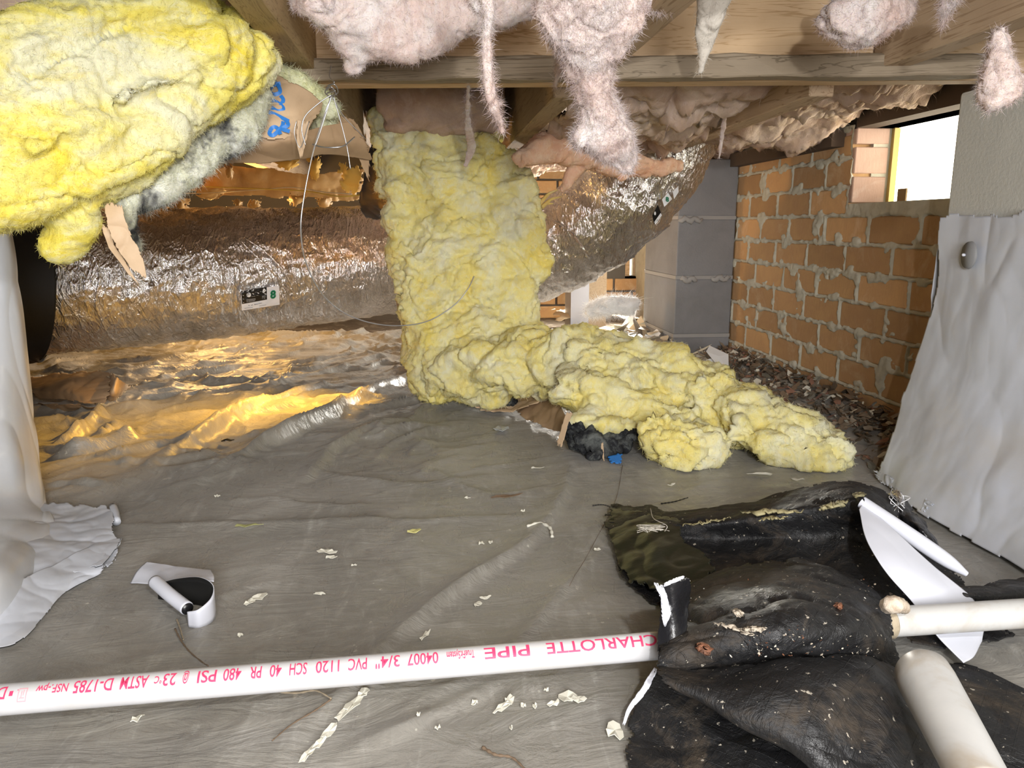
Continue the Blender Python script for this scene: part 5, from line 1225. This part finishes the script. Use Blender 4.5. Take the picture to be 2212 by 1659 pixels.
FLL = ['long pale chip left of the yellow tuft, upper of a close pair', 'small pale chip under the long chip left of the yellow tuft', '', 'rounded pale chip on the centre fold above the printed pipe', 'thin pale chip just right of the rounded chip on the centre fold',
 'sickle shaped pale chip just above the middle of the printed pipe', 'triangular pale chip touching the lower side of the printed pipe', 'pale oval chip below the printed pipe at the left', 'tiny pale chip below the chip trail at bottom centre', 'large pointed pale chip against the left edge of the black liner',
 'large flat pale chip right of the curled vinyl scrap', 'pale chip beside the large flat one, right of the curled vinyl scrap', 'thin pale chip between the vinyl scrap and the centre fold', 'tiny pale crumb on the fold right of the yellow tuft', '', 'pale chip close to the white curved sliver, on its lower left',
 'flat thin pale chip below the long chip pair', 'small pale chip above the white curved sliver', 'small pale chip at the left end of the lower right chip row', 'long slanting pale chip in the chip row under the pipe', 'pale chip at the top of the chip row under the pipe', 'small pale chip in the middle of the chip row under the pipe',
 'tiny pale chip in the gap of the chip row under the pipe', 'pale chip joining the big chip at the end of the row', 'biggest pale chip at the right end of the row under the pipe', 'pale chip at the lower right of the biggest one', 'rounded pale chip at the top of the diagonal trail below the pipe',
 'second pale chip down the diagonal trail below the pipe', 'third pale chip down the diagonal trail, long and ragged', 'fourth pale chip down the diagonal trail', 'fifth pale chip down the diagonal trail', 'lowest pale chip of the diagonal trail at the bottom edge', 'thin pale chip between the kraft flap and the black liner',
 'small flat chip below the fallen batt kraft flap', 'long pale streak of chips behind the black liner', 'thin chip right of the long streak behind the black liner', 'small chip left of the black liner near the dark thread', 'small chip just behind the rear corner of the black liner', 'tiny chip below the pipe left of the chip row',
 'tiny chip above the pipe right of the brown twig', 'tiny chip below the pipe in the lower centre', 'small chip just below the tiny one in the lower centre', 'tiny chip among the plastic folds at the left']
for i, (x, y, w, h, a) in enumerate(FL):
    if w: flake(x, y, w, h, a, 400+i, label=FLL[i])
flake(894, 1166, 30, 14, .1, 450, FLAKEY, 'small yellow tuft of insulation lying on the ground sheet in the centre', 'yellow_tuft', None, 'insulation', .005)
flake(536, 1148, 60, 10, .0, 451, plain('dry_leaf', (.38, .38, .16), .7), 'flat greenish dry leaf lying left of the yellow tuft', 'dry_leaf', None, 'leaf', .003)
flake(1095, 1085, 66, 10, .15, 452, plain('brown_leaf', (.20, .13, .08), .7), 'brown dry leaf lying on the ground sheet below the kraft flap', 'dry_leaf', None, 'leaf', .004)
flake(492, 968, 26, 10, .0, 453, BLKP, 'small dark oval pebble between the plastic folds', 'pebble', None, 'stone', .01)
flake(1083, 937, 34, 26, .3, 454, plain('clear_scrap', (.52, .56, .60), .3), 'bluish translucent scrap of plastic lying below the kraft flap', 'plastic_scrap', None, 'plastic', .004)
# curled white sliver
c = cr([G(1138, 1137, .006), G(1165, 1130, .010), G(1188, 1140, .010), G(1193, 1160, .005)], 24); v, f = tube(c, .0022+.0006*np.sin(np.arange(24)*1.7), 8)
setp(mk('curled_sliver', v, f, FLAKE), 'white curved sliver lying on the ground sheet right of the yellow tuft', 'flake')
# round cobweb-like fibre clump on the liner
cw = empty('string_clump', 'clump of pale stringy fibres on the olive corner of the black liner', 'string')
for k_ in range(14):
    rs = np.random.RandomState(500+k_); pts = [G(1412+rs.uniform(-36, 36), 1142+rs.uniform(-9, 9), .050+rs.uniform(0, .012)) for _ in range(4)]
    wire('strand', pts, .00045, plain('string', (.62, .58, .50), .8) if k_ == 0 else bpy.data.materials['string'], cw, 26, 4)
wire('strand', [G(1405, 1098, .05), G(1412, 1120, .055), G(1440, 1135, .058), G(1436, 1148, .05)], .0006, bpy.data.materials['string'], cw, 26, 4)

# ---- tie wires
tw = empty('tie_wire', 'bundle of twisted galvanised tie wires hanging from the girder beside the kraft batt', 'wire')
YW = 1.10
def W(*pts, r=.0008, n=50, name='wire'): return wire(name, [P(x, y, YW+d) for x, y, d in pts], r, STEEL, tw, n, 6)
W((716, 140, .03), (712, 165, .01), (722, 178, -.01), (708, 186, .01), (724, 196, -.01), (706, 202, .01), (716, 214, 0))
W((704, 190, 0), (722, 182, -.012), (730, 200, 0), (712, 208, .012), (702, 198, 0), (716, 188, -.01), (728, 206, 0))
W((716, 205, 0), (690, 222, 0), (660, 250, 0), (652, 280, 0), (660, 314, 0))
W((716, 208, 0), (706, 240, 0), (690, 290, 0), (676, 330, 0))
W((720, 208, 0), (738, 270, 0), (750, 320, 0), (757, 365, 0))
W((676, 312, 0), (700, 318, -.02), (740, 316, -.02), (766, 296, 0), r=.001)
W((718, 210, 0), (742, 250, .01), (775, 285, .02), (790, 300, .03), r=.0006)
W((640, 262, 0), (636, 290, 0), (650, 318, 0), (668, 262, .01), r=.0006)
lw = wire('long_wire', [P(x, y, YW+d) for x, y, d in ((716, 208, 0), (700, 250, 0), (676, 330, -.02), (656, 430, -.03), (650, 500, -.03), (662, 570, 0), (700, 640, .04), (760, 684, .08), (840, 703, .12), (920, 695, .16), (980, 660, .18), (1010, 625, .19), (1024, 597, .20))], .0009, plain('bright_wire', (.62, .62, .64), .3, metal=.8), None, 140, 7)
setp(lw, 'long loop of bright wire hanging down in front of the duct and yellow batt', 'wire')
print('done', round(time.time()-T0, 1))
